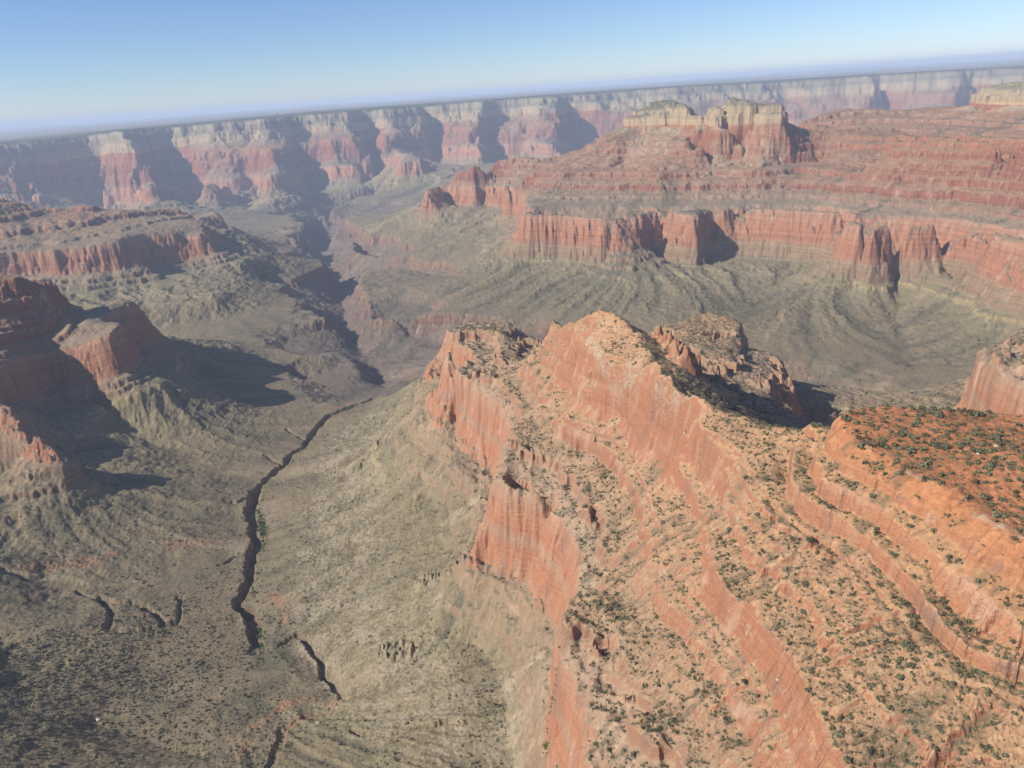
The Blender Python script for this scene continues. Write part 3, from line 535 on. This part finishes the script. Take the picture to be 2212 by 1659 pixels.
def rock_material(name, var):
    m, t, out = new_mat(name); g = NG(t)
    geo = g.n('ShaderNodeNewGeometry'); pos = geo.outputs['Position']
    sx = g.n('ShaderNodeSeparateXYZ'); g.link(pos, sx.inputs[0]); px, py, pz = sx.outputs
    nrm = g.n('ShaderNodeSeparateXYZ'); g.link(geo.outputs['Normal'], nrm.inputs[0])
    at = g.n('ShaderNodeAttribute', attribute_name='strat'); st = at.outputs['Fac']
    al = g.n('ShaderNodeAttribute', attribute_name='streak'); li = al.outputs['Fac']
    big = g.noise(pos, .0035, 4, .6); mid = g.noise(pos, .02, 4, .6); fin = g.noise(pos, .16, 5, .65)
    stj = g.math('ADD', st, g.math('MULTIPLY', g.math('SUBTRACT', mid, .5), 10))
    near = var == 'ridge'; rock = g.ramp(stj, ROCKS[var], 850, 2250)
    soil = g.ramp(g.math('ADD', st, g.math('MULTIPLY', g.math('SUBTRACT', big, .5), 50)), SOILS[var], 850, 2250)
    # beds
    bed = g.noise(g.vec(g.math('MULTIPLY', px, .0012), g.math('MULTIPLY', py, .0012), g.math('MULTIPLY', st, .13)), 1, 4, .7)
    rock = g.mix(1, rock, g.vec(*[g.mapr(bed, .25, .75, *((.86, 1.14) if near else (.66, 1.32)))]*3), 'MULTIPLY')
    thin = g.noise(g.vec(g.math('MULTIPLY', px, .006), g.math('MULTIPLY', py, .006), g.math('MULTIPLY', st, .45)), 1, 3, .6)
    rock = g.mix(g.mapr(thin, .60, .72, 0, .10 if near else .22), rock, (.46, .33, .23))
    # vertical staining of the walls
    stain = g.noise(g.vec(g.math('MULTIPLY', px, .035), g.math('MULTIPLY', py, .035), g.math('MULTIPLY', pz, .004)), 1, 4, .65)
    rock = g.mix(g.mapr(stain, .54, .70, 0, .65), rock, (.20, .13, .095))
    rock = g.mix(g.mapr(stain, .45, .30, 0, .55), rock, (.47, .33, .23))
    soil = g.mix(1, soil, g.vec(*[g.mapr(fin, .3, .7, .70, 1.28)]*3), 'MULTIPLY')
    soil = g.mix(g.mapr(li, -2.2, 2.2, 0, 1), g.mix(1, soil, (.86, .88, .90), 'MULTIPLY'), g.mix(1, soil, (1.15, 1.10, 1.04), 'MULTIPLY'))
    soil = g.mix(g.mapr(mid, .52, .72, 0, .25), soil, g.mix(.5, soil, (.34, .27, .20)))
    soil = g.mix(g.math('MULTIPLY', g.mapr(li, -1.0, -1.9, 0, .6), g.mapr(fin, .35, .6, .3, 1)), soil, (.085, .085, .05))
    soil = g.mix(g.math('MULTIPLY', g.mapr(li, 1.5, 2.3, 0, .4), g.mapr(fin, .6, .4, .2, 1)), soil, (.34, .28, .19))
    slope = g.math('ADD', nrm.outputs[2], g.math('MULTIPLY', g.math('SUBTRACT', fin, .5), .22))
    f = g.mapr(slope, *((.52, .70) if near else (.62, .80)), 0, 1)
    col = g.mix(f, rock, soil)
    at2 = [g.n('ShaderNodeAttribute', attribute_name=q_).outputs['Fac'] for q_ in ('edge', 'redrock', 'pale')]
    col = g.mix(g.math('MULTIPLY', at2[0], g.mapr(mid, .42, .62, 0, .5)), col, (.52, .36, .24))
    col = g.mix(g.math('MULTIPLY', at2[1], g.mapr(g.math('MULTIPLY', fin, mid), .18, .34, .05, .8)), col, (.31, .15, .085))
    col = g.mix(g.math('MULTIPLY', at2[2], g.mapr(g.math('MULTIPLY', fin, mid), .2, .34, 0, .75)), col, (.37, .30, .20))
    # small desert plants too small to model far away, and grit
    cell = g.n('ShaderNodeTexVoronoi'); g.link(pos, cell.inputs['Vector']); cell.inputs['Scale'].default_value = .105
    dots = g.math('MULTIPLY', g.mapr(cell.outputs['Distance'], .20, .34, 1, 0), g.mapr(g.noise(pos, .006, 3), .42, .6, .1, .9))
    dots = g.math('MULTIPLY', dots, g.math('MULTIPLY', f, g.mapr(st, 1540, 1600, .8, .15)))
    col = g.mix(g.math('MULTIPLY', dots, .62), col, (.075, .085, .04))
    grit = g.noise(pos, .7, 3, .7)
    col = g.mix(g.mapr(grit, .60, .72, 0, .5), col, (.46, .36, .26))
    col = g.mix(g.mapr(g.noise(pos, .33, 3, .7), .42, .30, 0, .55), col, g.mix(1, col, (.5, .52, .48), 'MULTIPLY'))
    b = g.n('ShaderNodeBsdfPrincipled'); g.link(col, b.inputs['Base Color']); b.inputs['Roughness'].default_value = .95
    b.inputs['Specular IOR Level'].default_value = .15
    crk = g.n('ShaderNodeTexVoronoi', feature='DISTANCE_TO_EDGE'); crk.inputs['Scale'].default_value = 1
    jv = g.n('ShaderNodeVectorMath', operation='ADD'); g.link(pos, jv.inputs[0]); jn = g.n('ShaderNodeTexNoise'); jn.inputs['Scale'].default_value = .05; g.link(pos, jn.inputs['Vector'])
    js = g.n('ShaderNodeVectorMath', operation='SCALE'); g.link(jn.outputs['Color'], js.inputs[0]); js.inputs['Scale'].default_value = 14; g.link(js.outputs[0], jv.inputs[1])
    jx = g.n('ShaderNodeSeparateXYZ'); g.link(jv.outputs[0], jx.inputs[0]); g.link(g.vec(g.math('MULTIPLY', jx.outputs[0], .075), g.math('MULTIPLY', jx.outputs[1], .075), g.math('MULTIPLY', st, .24)), crk.inputs['Vector'])
    crack = g.mapr(crk.outputs['Distance'], 0, .12, 0, 1)
    col = g.mix(g.math('MULTIPLY', g.math('SUBTRACT', 1, f), g.math('MULTIPLY', g.mapr(crk.outputs['Distance'], 0, .05, .08 if near else .30, 0), g.mapr(mid, .45, .6, 0, 1))), col, (.16, .09, .06)); g.link(col, b.inputs['Base Color'])
    bump = g.n('ShaderNodeBump'); bump.inputs['Distance'].default_value = 4.0; bump.inputs['Strength'].default_value = .75
    hgt = g.math('ADD', g.math('MULTIPLY', fin, 1.0), g.math('MULTIPLY', g.math('SUBTRACT', 1, f), g.math('ADD', g.math('MULTIPLY', bed, .35 if near else 1.2), g.math('MULTIPLY', stain, .5 if near else 1.5))))
    flute = g.noise(g.vec(g.math('MULTIPLY', px, .11), g.math('MULTIPLY', py, .11), g.math('MULTIPLY', pz, .012)), 1, 3, .6)
    hgt = g.math('ADD', hgt, g.math('MULTIPLY', g.math('SUBTRACT', 1, f), g.math('MULTIPLY', flute, .7 if near else 1.6)))
    hgt = g.math('ADD', hgt, g.math('MULTIPLY', g.math('SUBTRACT', 1, f), g.math('MULTIPLY', crack, .12 if near else .3)))
    hgt = g.math('ADD', hgt, g.math('MULTIPLY', grit, .22))
    g.link(hgt, bump.inputs['Height']); g.link(bump.outputs[0], b.inputs['Normal'])
    g.link(b.outputs[0], out.inputs[0]); return m
MROCK = rock_material('layered_rock', 'wall'); MRIDGE = rock_material('tan_ridge_rock', 'ridge')
def simple_mat(name, c1, c2, scale, rough=.9, bumpd=.1):
    m, t, out = new_mat(name); g = NG(t); geo = g.n('ShaderNodeNewGeometry')
    n = g.noise(geo.outputs['Position'], scale, 4, .6); col = g.mix(g.mapr(n, .3, .7), c1, c2)
    b = g.n('ShaderNodeBsdfPrincipled'); g.link(col, b.inputs['Base Color']); b.inputs['Roughness'].default_value = rough; b.inputs['Specular IOR Level'].default_value = .2
    bp = g.n('ShaderNodeBump'); bp.inputs['Distance'].default_value = bumpd; g.link(n, bp.inputs['Height']); g.link(bp.outputs[0], b.inputs['Normal'])
    g.link(b.outputs[0], out.inputs[0]); return m
MSHRUB = simple_mat('shrub_green', (.070, .074, .036), (.19, .18, .095), .08)
MDRY = simple_mat('scrub_olive', (.042, .044, .024), (.10, .095, .05), .05)
MTREE = simple_mat('cottonwood_leaf', (.05, .10, .025), (.10, .17, .04), .5)
MBARK = simple_mat('bark', (.12, .09, .06), (.2, .15, .1), 2)
MBOULD = simple_mat('pale_stone', (.38, .30, .22), (.55, .46, .36), .6, bumpd=.5)
MRUB = simple_mat('rubble_stone', (.36, .22, .14), (.52, .40, .29), .1, bumpd=.3)
MPLAIN = simple_mat('forest_plain', (.11, .12, .10), (.26, .24, .20), .0003)

# ------------------------------------------------------------------ mesh helpers
def link_mesh(name, V, Fq, mat, smooth=False, attrs=None, nv=4):
    me = bpy.data.meshes.new(name); V = np.ascontiguousarray(V, np.float32); Fq = np.ascontiguousarray(Fq, np.int32)
    me.vertices.add(len(V)); me.vertices.foreach_set('co', V.ravel())
    me.loops.add(Fq.size); me.loops.foreach_set('vertex_index', Fq.ravel())
    me.polygons.add(len(Fq)); me.polygons.foreach_set('loop_start', np.arange(0, Fq.size, nv, dtype=np.int32))
    me.update(calc_edges=False)
    if smooth: me.polygons.foreach_set('use_smooth', np.ones(len(Fq), bool))
    for k, v in (attrs or {}).items():
        a = me.attributes.new(k, 'FLOAT', 'POINT'); a.data.foreach_set('value', np.ascontiguousarray(v, np.float32).ravel())
    me.materials.append(mat); me.validate() if False else None
    o = bpy.data.objects.new(name, me); sc.collection.objects.link(o); return o
def tag(o, label, cat, group=None, kind=None):
    o['label'] = label; o['category'] = cat
    if group: o['group'] = group
    if kind: o['kind'] = kind
    return o
def quads(idx):
    return np.stack([idx[:-1, :-1], idx[:-1, 1:], idx[1:, 1:], idx[1:, :-1]], -1)
idx = np.arange(nr*nt_, dtype=np.int32).reshape(nr, nt_); FQ = quads(idx)
FR = OWN[:-1, :-1]
VV = np.stack([X, Y, Z], -1).reshape(-1, 3).astype(np.float32)
META = {'ridge': ('ridge', 'near red and tan rock ridge with ledges and scattered shrubs', 'ridge'),
 'plateau': ('plateau', 'flat bench of orange soil with shrubs at the right edge of the near ridge', 'plateau'),
 'floor': ('canyon_floor', 'grey green shale slopes and benches on the canyon floor', 'canyon floor'),
 'gorge': ('gorge', 'dark inner gorge cut into the canyon floor', 'gorge'),
 'mesa': ('mesa', 'dark red cliffed mesa with a deep shadow at the left edge', 'mesa'),
 'mesab': ('mesa', 'red mesa with pale banded cliffs behind the shadowed mesa', 'mesa'),
 'rwall': ('canyon_wall', 'broad layered red rock wall below the two cream buttes', 'canyon wall'),
 'butte': ('butte', 'left one of the two cream sandstone buttes on the red wall', 'butte'),
 'butteb': ('butte', 'right one of the two cream buttes, with a small knob on top', 'butte'),
 'wall': ('canyon_wall', 'hazy far canyon wall of purple and cream rock layers', 'canyon wall'),
 'pyramid': ('butte', 'small pale pyramid buttes standing at the foot of the far wall', 'butte'),
 'spur': ('cliff', 'salmon cliff spur with shrubs on top at the right edge behind the plateau', 'cliff'),
 20: ('rim_plateau', 'dark forested flat rim above the far canyon wall', 'plateau')}
for key, (nm, lab, cat) in META.items():
    rid = key if isinstance(key, int) else ix(key)
    f = FQ[FR == rid]
    if not len(f): print('empty region', key); continue
    u, inv = np.unique(f, return_inverse=True)
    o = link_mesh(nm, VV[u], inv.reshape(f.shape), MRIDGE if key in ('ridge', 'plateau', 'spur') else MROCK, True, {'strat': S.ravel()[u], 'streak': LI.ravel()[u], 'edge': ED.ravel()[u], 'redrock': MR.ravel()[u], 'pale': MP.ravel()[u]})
    tag(o, lab, cat, kind='structure')
print('terrain meshes', round(time.time()-T0, 1))
# distant plain out to the horizon
a = np.radians(np.linspace(-64, 64, 260)); rr = np.geomspace(20800, 110000, 90)
A, R2 = np.meshgrid(a, rr); PX, PY = R2*np.sin(A), R2*np.cos(A)
PZ = 2200+shift(A, R2)-6-(R2-20800)*.0008+np.clip(fbm(PX, PY, 16000, 4, 31), 0, 1)*260*np.clip((R2-38000)/20000, 0, 1)
pid = np.arange(A.size).reshape(A.shape)
tag(link_mesh('distant_plain', np.stack([PX, PY, PZ], -1).reshape(-1, 3), quads(pid).reshape(-1, 4), MPLAIN, True), 'hazy blue plain beyond the canyon rim on the horizon', 'plain', kind='structure')

# ------------------------------------------------------------------ scatter
rs = np.random.RandomState(42)
NRs = len(lrs); THS = ths; 
def lookup(G, x, y):
    th = np.arctan2(x, y); lr = np.log(np.hypot(x, y))
    j = np.clip(np.interp(th, ths, np.arange(len(ths))), 0, nt_-1.01); k = np.clip(np.interp(lr, lrs, np.arange(len(lrs))), 0, nr-1.01)
    j0 = j.astype(int); k0 = k.astype(int); fj = j-j0; fk = k-k0
    return (G[k0, j0]*(1-fj)+G[k0, j0+1]*fj)*(1-fk)+(G[k0+1, j0]*(1-fj)+G[k0+1, j0+1]*fj)*fk
def near_idx(x, y):
    th = np.arctan2(x, y); lr = np.log(np.hypot(x, y))
    return np.clip(np.searchsorted(lrs, lr), 0, nr-2), np.clip(np.searchsorted(ths, th), 0, nt_-2)
def project(P):
    d = P-np.array([0, 0, CZ]); w = d@FW; return W_PX/2+F_PX*(d@RT)/w, H_PX/2-F_PX*(d@UP)/w, w
def cand(n, r0, r1, a0=-40, a1=42):
    r = np.sqrt(rs.uniform(r0*r0, r1*r1, n)); a = np.radians(rs.uniform(a0, a1, n)); return r*np.sin(a), r*np.cos(a)
def field(n, r0, r1, fn, sz, a0=-44, a1=44):
    x, y = cand(n, r0, r1, a0, a1); z = lookup(Z, x, y); s = lookup(S, x, y)
    e = 3.0; gx = (lookup(Z, x+e, y)-lookup(Z, x-e, y))/(2*e); gy = (lookup(Z, x, y+e)-lookup(Z, x, y-e))/(2*e); sl_ = np.hypot(gx, gy)
    li = lookup(LI, x, y)
    cl = fbm(x, y, 120, 3, 40)+.5*fbm(x, y, 25, 2, 44)
    u, v, w = project(np.stack([x, y, z], -1))
    keep = (rs.rand(n) < fn(s, sl_, cl, li, u, v)) & (sl_ < 1.15) & (u > -60) & (u < W_PX+60) & (v > 100) & (v < H_PX+120)
    x, y, z, s, sl_ = x[keep], y[keep], z[keep], s[keep], sl_[keep]
    return x, y, z, sz(rs, len(x), s), s
def visible(x, y, z):
    ok = np.ones(len(x), bool)
    for t in np.linspace(.25, .985, 60):
        zz = CZ+(z+1.5-CZ)*t; q = np.hypot(x*t, y*t) > math.exp(lrs[0])
        ok &= ~((lookup(Z, x*t, y*t) > zz) & q)
    return ok
dens_near = lambda s, sl_, cl, li, u, v: np.clip(np.where(s > 1868, .26+.45*cl, np.where(s > 1400, .80+.5*cl, np.where((u > 560) & (v > 880), .10+.5*cl, .20+1.1*cl)-.10*li))*np.where(sl_ > .75, .25, 1)*np.where((s > 1180) & (s < 1300), .75, 1), 0.02, 1)
size1 = lambda rs, n, s: np.clip(rs.lognormal(.28, .45, n), .55, 4.0)*np.where(s > 1868, 1.75, np.where(s > 1500, 1.0, .95))
fx = [field(95000, 300, 1150, dens_near, size1), field(150000, 1150, 2300, dens_near, lambda r_, n, s: size1(r_, n, s)*1.1),
      field(70000, 2300, 4300, lambda *a: dens_near(*a)*np.clip(.3+1.0*a[2]-.35*a[3], 0, 1), lambda r_, n, s: size1(r_, n, s)*1.5, -5, 40)]
# crowded scrub in the bottom left
fx.append(field(16000, 900, 1600, lambda s, sl_, cl, li, u, v: np.clip(1.1*np.exp(-(((u-150)/330)**2+((v-1460)/170)**2))+.2*cl, 0, 1)*(s < 1290), lambda r_, n, s: size1(r_, n, s)*1.25, -44, -22))
BX = np.concatenate([f[0] for f in fx]); BY = np.concatenate([f[1] for f in fx]); BZ = np.concatenate([f[2] for f in fx]); BR = np.concatenate([f[3] for f in fx]); BS = np.concatenate([f[4] for f in fx])
ok = visible(BX, BY, BZ); BX, BY, BZ, BR, BS = BX[ok], BY[ok], BZ[ok], BR[ok], BS[ok]
u, v, w = project(np.stack([BX, BY, BZ], -1))
inframe = (u > 4) & (u < W_PX-4) & (v > 4) & (v < H_PX-4)
show = np.where(inframe, BR/w, 0); order = np.argsort(-show); TOP = order[:300]; REST = order[300:]
print('shrubs', len(BX), round(time.time()-T0, 1))
def clump(n, seed, flat=.75, leaf=.34):
    """a shrub as many small leaf clumps spread through a lumpy dome; unit radius"""
    r_ = np.random.RandomState(seed); V = []; 
    lob = r_.uniform(-.45, .45, (5, 3)); lob[:, 2] = r_.uniform(.15, .5, 5)
    for i in range(n):
        c = lob[r_.randint(5)]; d = r_.normal(size=3); d /= np.linalg.norm(d); p = c+d*r_.uniform(.25, .55)
        p[2] = max(p[2]*flat+.12, .03)
        nrm = d+r_.normal(size=3)*.5; nrm /= np.linalg.norm(nrm)
        t1 = np.cross(nrm, [.3, .5, .8]); t1 /= np.linalg.norm(t1); t2 = np.cross(nrm, t1); s = leaf*r_.uniform(.6, 1.3)
        V += [p-t1*s*.5-t2*s*.4, p+t1*s*.6-t2*s*.3, p+t1*s*.4+t2*s*.5, p-t1*s*.5+t2*s*.4]
    return np.array(V, np.float32), np.arange(4*n, dtype=np.int32).reshape(-1, 4)
def scatter(name, sel, tmpl, mat):
    Vt, Ft = tmpl[0]; nv = len(Vt); out = []
    grp = rs.randint(0, len(tmpl), len(sel)); base = 0; FS = []
    for gi, (Vt, Ft) in enumerate(tmpl):
        s = sel[grp == gi]; a = rs.rand(len(s))*2*math.pi; c, sn = np.cos(a)[:, None], np.sin(a)[:, None]
        r_ = BR[s][:, None]; hz = r_*rs.uniform(.8, 1.3, (len(s), 1))
        vx = (Vt[:, 0]*c-Vt[:, 1]*sn)*r_+BX[s][:, None]; vy = (Vt[:, 0]*sn+Vt[:, 1]*c)*r_+BY[s][:, None]; vz = Vt[:, 2]*hz+BZ[s][:, None]-.12*r_
        out.append(np.stack([vx, vy, vz], -1).reshape(-1, 3)); FS.append((Ft[None]+(np.arange(len(s))*nv)[:, None, None]).reshape(-1, 4)+base); base += len(s)*nv
    return link_mesh(name, np.concatenate(out), np.concatenate(FS), mat)
low_t = [clump(16, 50+i, leaf=.5) for i in range(5)]
hi = REST[BS[REST] >= 1400]; lo = REST[BS[REST] < 1400]
tag(scatter('scrub', hi, low_t, MSHRUB), 'green scrub dotted over the red ridge and its benches', 'scrub', kind='stuff')
tag(scatter('scrub', lo, low_t, MDRY), 'dark olive scrub dotted over the shale slopes', 'scrub', kind='stuff')
def brush(pts, n, rad, sz):
    global BX, BY, BZ, BR, BS
    P = np.array([(r*math.sin(a), r*math.cos(a)) for a, r in [world_pt(pts[i], pts[i+1], pts[i+2], False) for i in range(0, len(pts), 3)]])
    t = rs.uniform(0, len(P)-1.001, n); i = t.astype(int); c = P[i]+(P[i+1]-P[i])*(t-i)[:, None]+rs.normal(size=(n, 2))*rad
    return c[:, 0], c[:, 1], rs.lognormal(0, .35, n)*sz
_o = (BX, BY, BZ, BR, BS)
bb = [brush([552,1105,1180, 566,1130,1180, 572,1170,1180, 556,1205,1180], 420, 6, 2.1), brush([560,1350,1180, 566,1385,1180, 566,1408,1180], 120, 4, 1.8), brush([845,858,1170, 870,845,1170, 900,832,1170], 420, 13, 2.0), brush([760,884,1180, 735,895,1180], 120, 9, 2.0),
      brush([700,912,1180, 660,970,1180, 605,1025,1180, 552,1075,1180], 240, 4, 1.5), brush([548,1204,1180, 543,1290,1180], 70, 4, 1.5), brush([1180,1640,1420, 1215,1600,1440], 60, 4, 2)]
BX = np.concatenate([b[0] for b in bb]); BY = np.concatenate([b[1] for b in bb]); BR = np.concatenate([b[2] for b in bb]); BZ = lookup(Z, BX, BY); BS = BZ*0
tag(scatter('undergrowth', np.arange(len(BX)), low_t, MTREE), 'bright green brush along the bed of the narrow canyon', 'undergrowth', kind='stuff')
BX, BY, BZ, BR, BS = _o
protos = []
for i in range(6):
    V, F_ = clump(90, 80+i, leaf=.27); me = bpy.data.meshes.new('shrub'); me.from_pydata(V.tolist(), [], F_.tolist()); me.materials.append(MSHRUB); protos.append(me)
first = {}
for n, i in enumerate(TOP):
    k = rs.randint(6)
    if k in first: o = first[k].copy()
    else: o = bpy.data.objects.new('shrub', protos[k]); first[k] = o
    sc.collection.objects.link(o)
    o.location = (BX[i], BY[i], BZ[i]-.1*BR[i]); q = BR[i]; o.scale = (q, q*rs.uniform(.85, 1.15), q*rs.uniform(.85, 1.25)); o.rotation_euler = (0, 0, rs.uniform(0, 6.28))
    if BS[i] > 1866: tag(o, 'rounded green shrub on the orange soil of the flat bench at right', 'shrub', 'shrubs on the orange bench')
    else: tag(o, 'small rounded green shrub on the slope of the near red ridge', 'shrub', 'shrubs on the near ridge slope')
# rubble
def blockt(seed):
    r_ = np.random.RandomState(seed); V = np.array([[x, y, z] for z in (-.3, .6) for x, y in ((-1, -1), (1, -1), (1, 1), (-1, 1))], float)*[.7, .5, .7]
    V += r_.uniform(-.22, .22, V.shape); return V.astype(np.float32), np.array([[0, 1, 5, 4], [1, 2, 6, 5], [2, 3, 7, 6], [3, 0, 4, 7], [4, 5, 6, 7], [3, 2, 1, 0]], np.int32)
fr = [field(26000, 300, 1500, lambda s, sl_, cl, li, u, v: np.clip(.5-.6*cl, .05, 1)*(s > 1200), lambda r_, n, s: np.clip(r_.lognormal(-.9, .5, n), .2, 1.6))]
BX, BY, BZ, BR, BS = fr[0]
tag(scatter('rubble', np.arange(len(BX)), [blockt(i) for i in range(5)], MRUB), 'pale loose stones strewn over the near slopes', 'rubble', kind='stuff')
# single boulders
def ground(x, y, s):
    th, r = world_pt(x, y, s, False); d = ray(x, y)
    rr_ = np.geomspace(280, 6000, 6000); zz = lookup(Z, rr_*math.sin(th), rr_*math.cos(th)); k = np.nonzero(CZ+d[2]*rr_ < zz)[0]
    r = rr_[k[0]] if len(k) else r
    return r*math.sin(th), r*math.cos(th)
import bmesh
def boulder(px, py, size, label, asp=(1.3, .9, .6), seed=0):
    x, y = ground(px, py, 1880); z = float(lookup(Z, np.array([x]), np.array([y]))[0])
    bm = bmesh.new(); bmesh.ops.create_icosphere(bm, subdivisions=3, radius=1); r_ = np.random.RandomState(seed); pl = r_.normal(size=(11, 3))
    pl /= np.linalg.norm(pl, axis=1)[:, None]; dd = r_.uniform(.55, .85, 11)
    for v_ in bm.verts:
        c = np.array(v_.co)
        for p_, d_ in zip(pl, dd):
            e = c@p_-d_
            if e > 0: c = c-p_*e*.95
        v_.co = Vector(c*size*np.array(asp))
    me = bpy.data.meshes.new('boulder'); bm.to_mesh(me); bm.free(); me.materials.append(MBOULD)
    o = bpy.data.objects.new('boulder', me); sc.collection.objects.link(o); o.location = (x, y, z+size*asp[2]*.25); o.rotation_euler = (0, 0, r_.uniform(0, 6))
    tag(o, label, 'boulder')
boulder(2150, 964, 2.9, 'larger pale boulder among shrubs on the orange bench', seed=1)
boulder(2112, 981, 1.9, 'smaller pale boulder left of the bigger one on the orange bench', seed=2)
boulder(1781, 966, 2.4, 'pale block lying at the top of the orange cliff below the bench', seed=3)
boulder(1115, 1550, 4.2, 'tall grey boulder on the tan slope left of the lowest red cliff', (.9, .8, 1.0), 4)
boulder(687, 1562, 3.6, 'round grey boulder above the red scarp near the bottom edge', (1, .9, .8), 5)
boulder(1680, 1469, 1.7, 'small white block on the ledgy orange slope', seed=6)
boulder(213, 1555, 4.5, 'grey boulder among dark scrub on the lower left slope', seed=7)
# cottonwoods in the narrow canyon
def tree(px, py, h, label, seed):
    x, y = ground(px, py, 1110); z = float(lookup(Z, np.array([x]), np.array([y]))[0])
    e = bpy.data.objects.new('cottonwood_tree', None); sc.collection.objects.link(e); e.location = (x, y, z); tag(e, label, 'tree', 'trees in the narrow canyon')
    r_ = np.random.RandomState(seed)
    V, F_ = clump(260, seed, .95, .16); V = V*[h*.42, h*.42, h*.62]+[0, 0, h*.28]
    o = link_mesh('crown', V, F_, MTREE); o.parent = e
    ring = []; Fc = []
    lv_ = [(0, .045, 0, 0), (.2, .035, .01, 0), (.42, .026, .02, .01), (.65, .014, .01, .03)]
    for zz, rr_, ox, oy in lv_:
        for k in range(6): ring.append((h*(ox+rr_*math.cos(k*math.pi/3)), h*(oy+rr_*math.sin(k*math.pi/3)), h*zz-.3))
    for q in range(3):
        for k in range(6): Fc.append((q*6+k, q*6+(k+1) % 6, q*6+6+(k+1) % 6, q*6+6+k))
    for b_ in range(4):
        a = b_*1.6+r_.rand(); s0 = len(ring); p0 = np.array([.01*h, 0, .3*h]); p1 = p0+np.array([math.cos(a)*.26*h, math.sin(a)*.26*h, .25*h])
        for p_, rr_ in ((p0, .02*h), (p1, .007*h)):
            for dx, dy in ((-1, -1), (1, -1), (1, 1), (-1, 1)): ring.append((p_[0]+dx*rr_, p_[1]+dy*rr_, p_[2]))
        for k in range(4): Fc.append((s0+k, s0+(k+1) % 4, s0+4+(k+1) % 4, s0+4+k))
    o = link_mesh('trunk', np.array(ring), np.array(Fc), MBARK); o.parent = e
TL = [(549, 1284, 13, 'bright green tree at the bend of the narrow canyon below the rim corner'), (562, 1366, 12, 'upper one of the green trees in the short lower slot'), (560, 1382, 14, 'tree in the middle of the short lower slot'), (564, 1398, 12, 'lowest green tree in the short lower slot'),
      (552, 1118, 12, 'topmost tree in the green patch of the narrow canyon'), (560, 1132, 13, 'second tree from the top in the green patch of the narrow canyon'), (556, 1147, 11, 'middle tree in the green patch of the narrow canyon'), (566, 1160, 13, 'second tree from the bottom in the green patch of the narrow canyon'), (568, 1174, 11, 'bottom tree in the green patch of the narrow canyon'),
      (745, 888, 12, 'tree at the far end of the narrow canyon, left of two'), (766, 880, 13, 'tree at the far end of the narrow canyon, right of two')]
for i, t_ in enumerate(TL): tree(*t_, 200+i)

# ------------------------------------------------------------------ haze
m, t, out = new_mat('haze_air'); g = NG(t); vol = g.n('ShaderNodeVolumePrincipled')
vol.inputs['Color'].default_value = (.68, .80, 1, 1); vol.inputs['Density'].default_value = 3.4e-5; vol.inputs['Anisotropy'].default_value = 0
g.link(vol.outputs[0], out.inputs['Volume'])
bx0, bx1, by0, by1, bz0, bz1 = -115000, 115000, -3000, 120000, float(min(Z.min(), PZ.min()))-5, 2640
V = [(x, y, z) for z in (bz0, bz1) for x, y in ((bx0, by0), (bx1, by0), (bx1, by1), (bx0, by1))]
hz = link_mesh('haze', np.array(V), np.array([[3, 2, 1, 0], [4, 5, 6, 7], [0, 1, 5, 4], [1, 2, 6, 5], [2, 3, 7, 6], [3, 0, 4, 7]]), m)
tag(hz, 'thin blue haze filling the canyon air', 'haze', kind='stuff')
print('done', round(time.time()-T0, 1), 'maxz', float(Z.max()), float(PZ.max()))
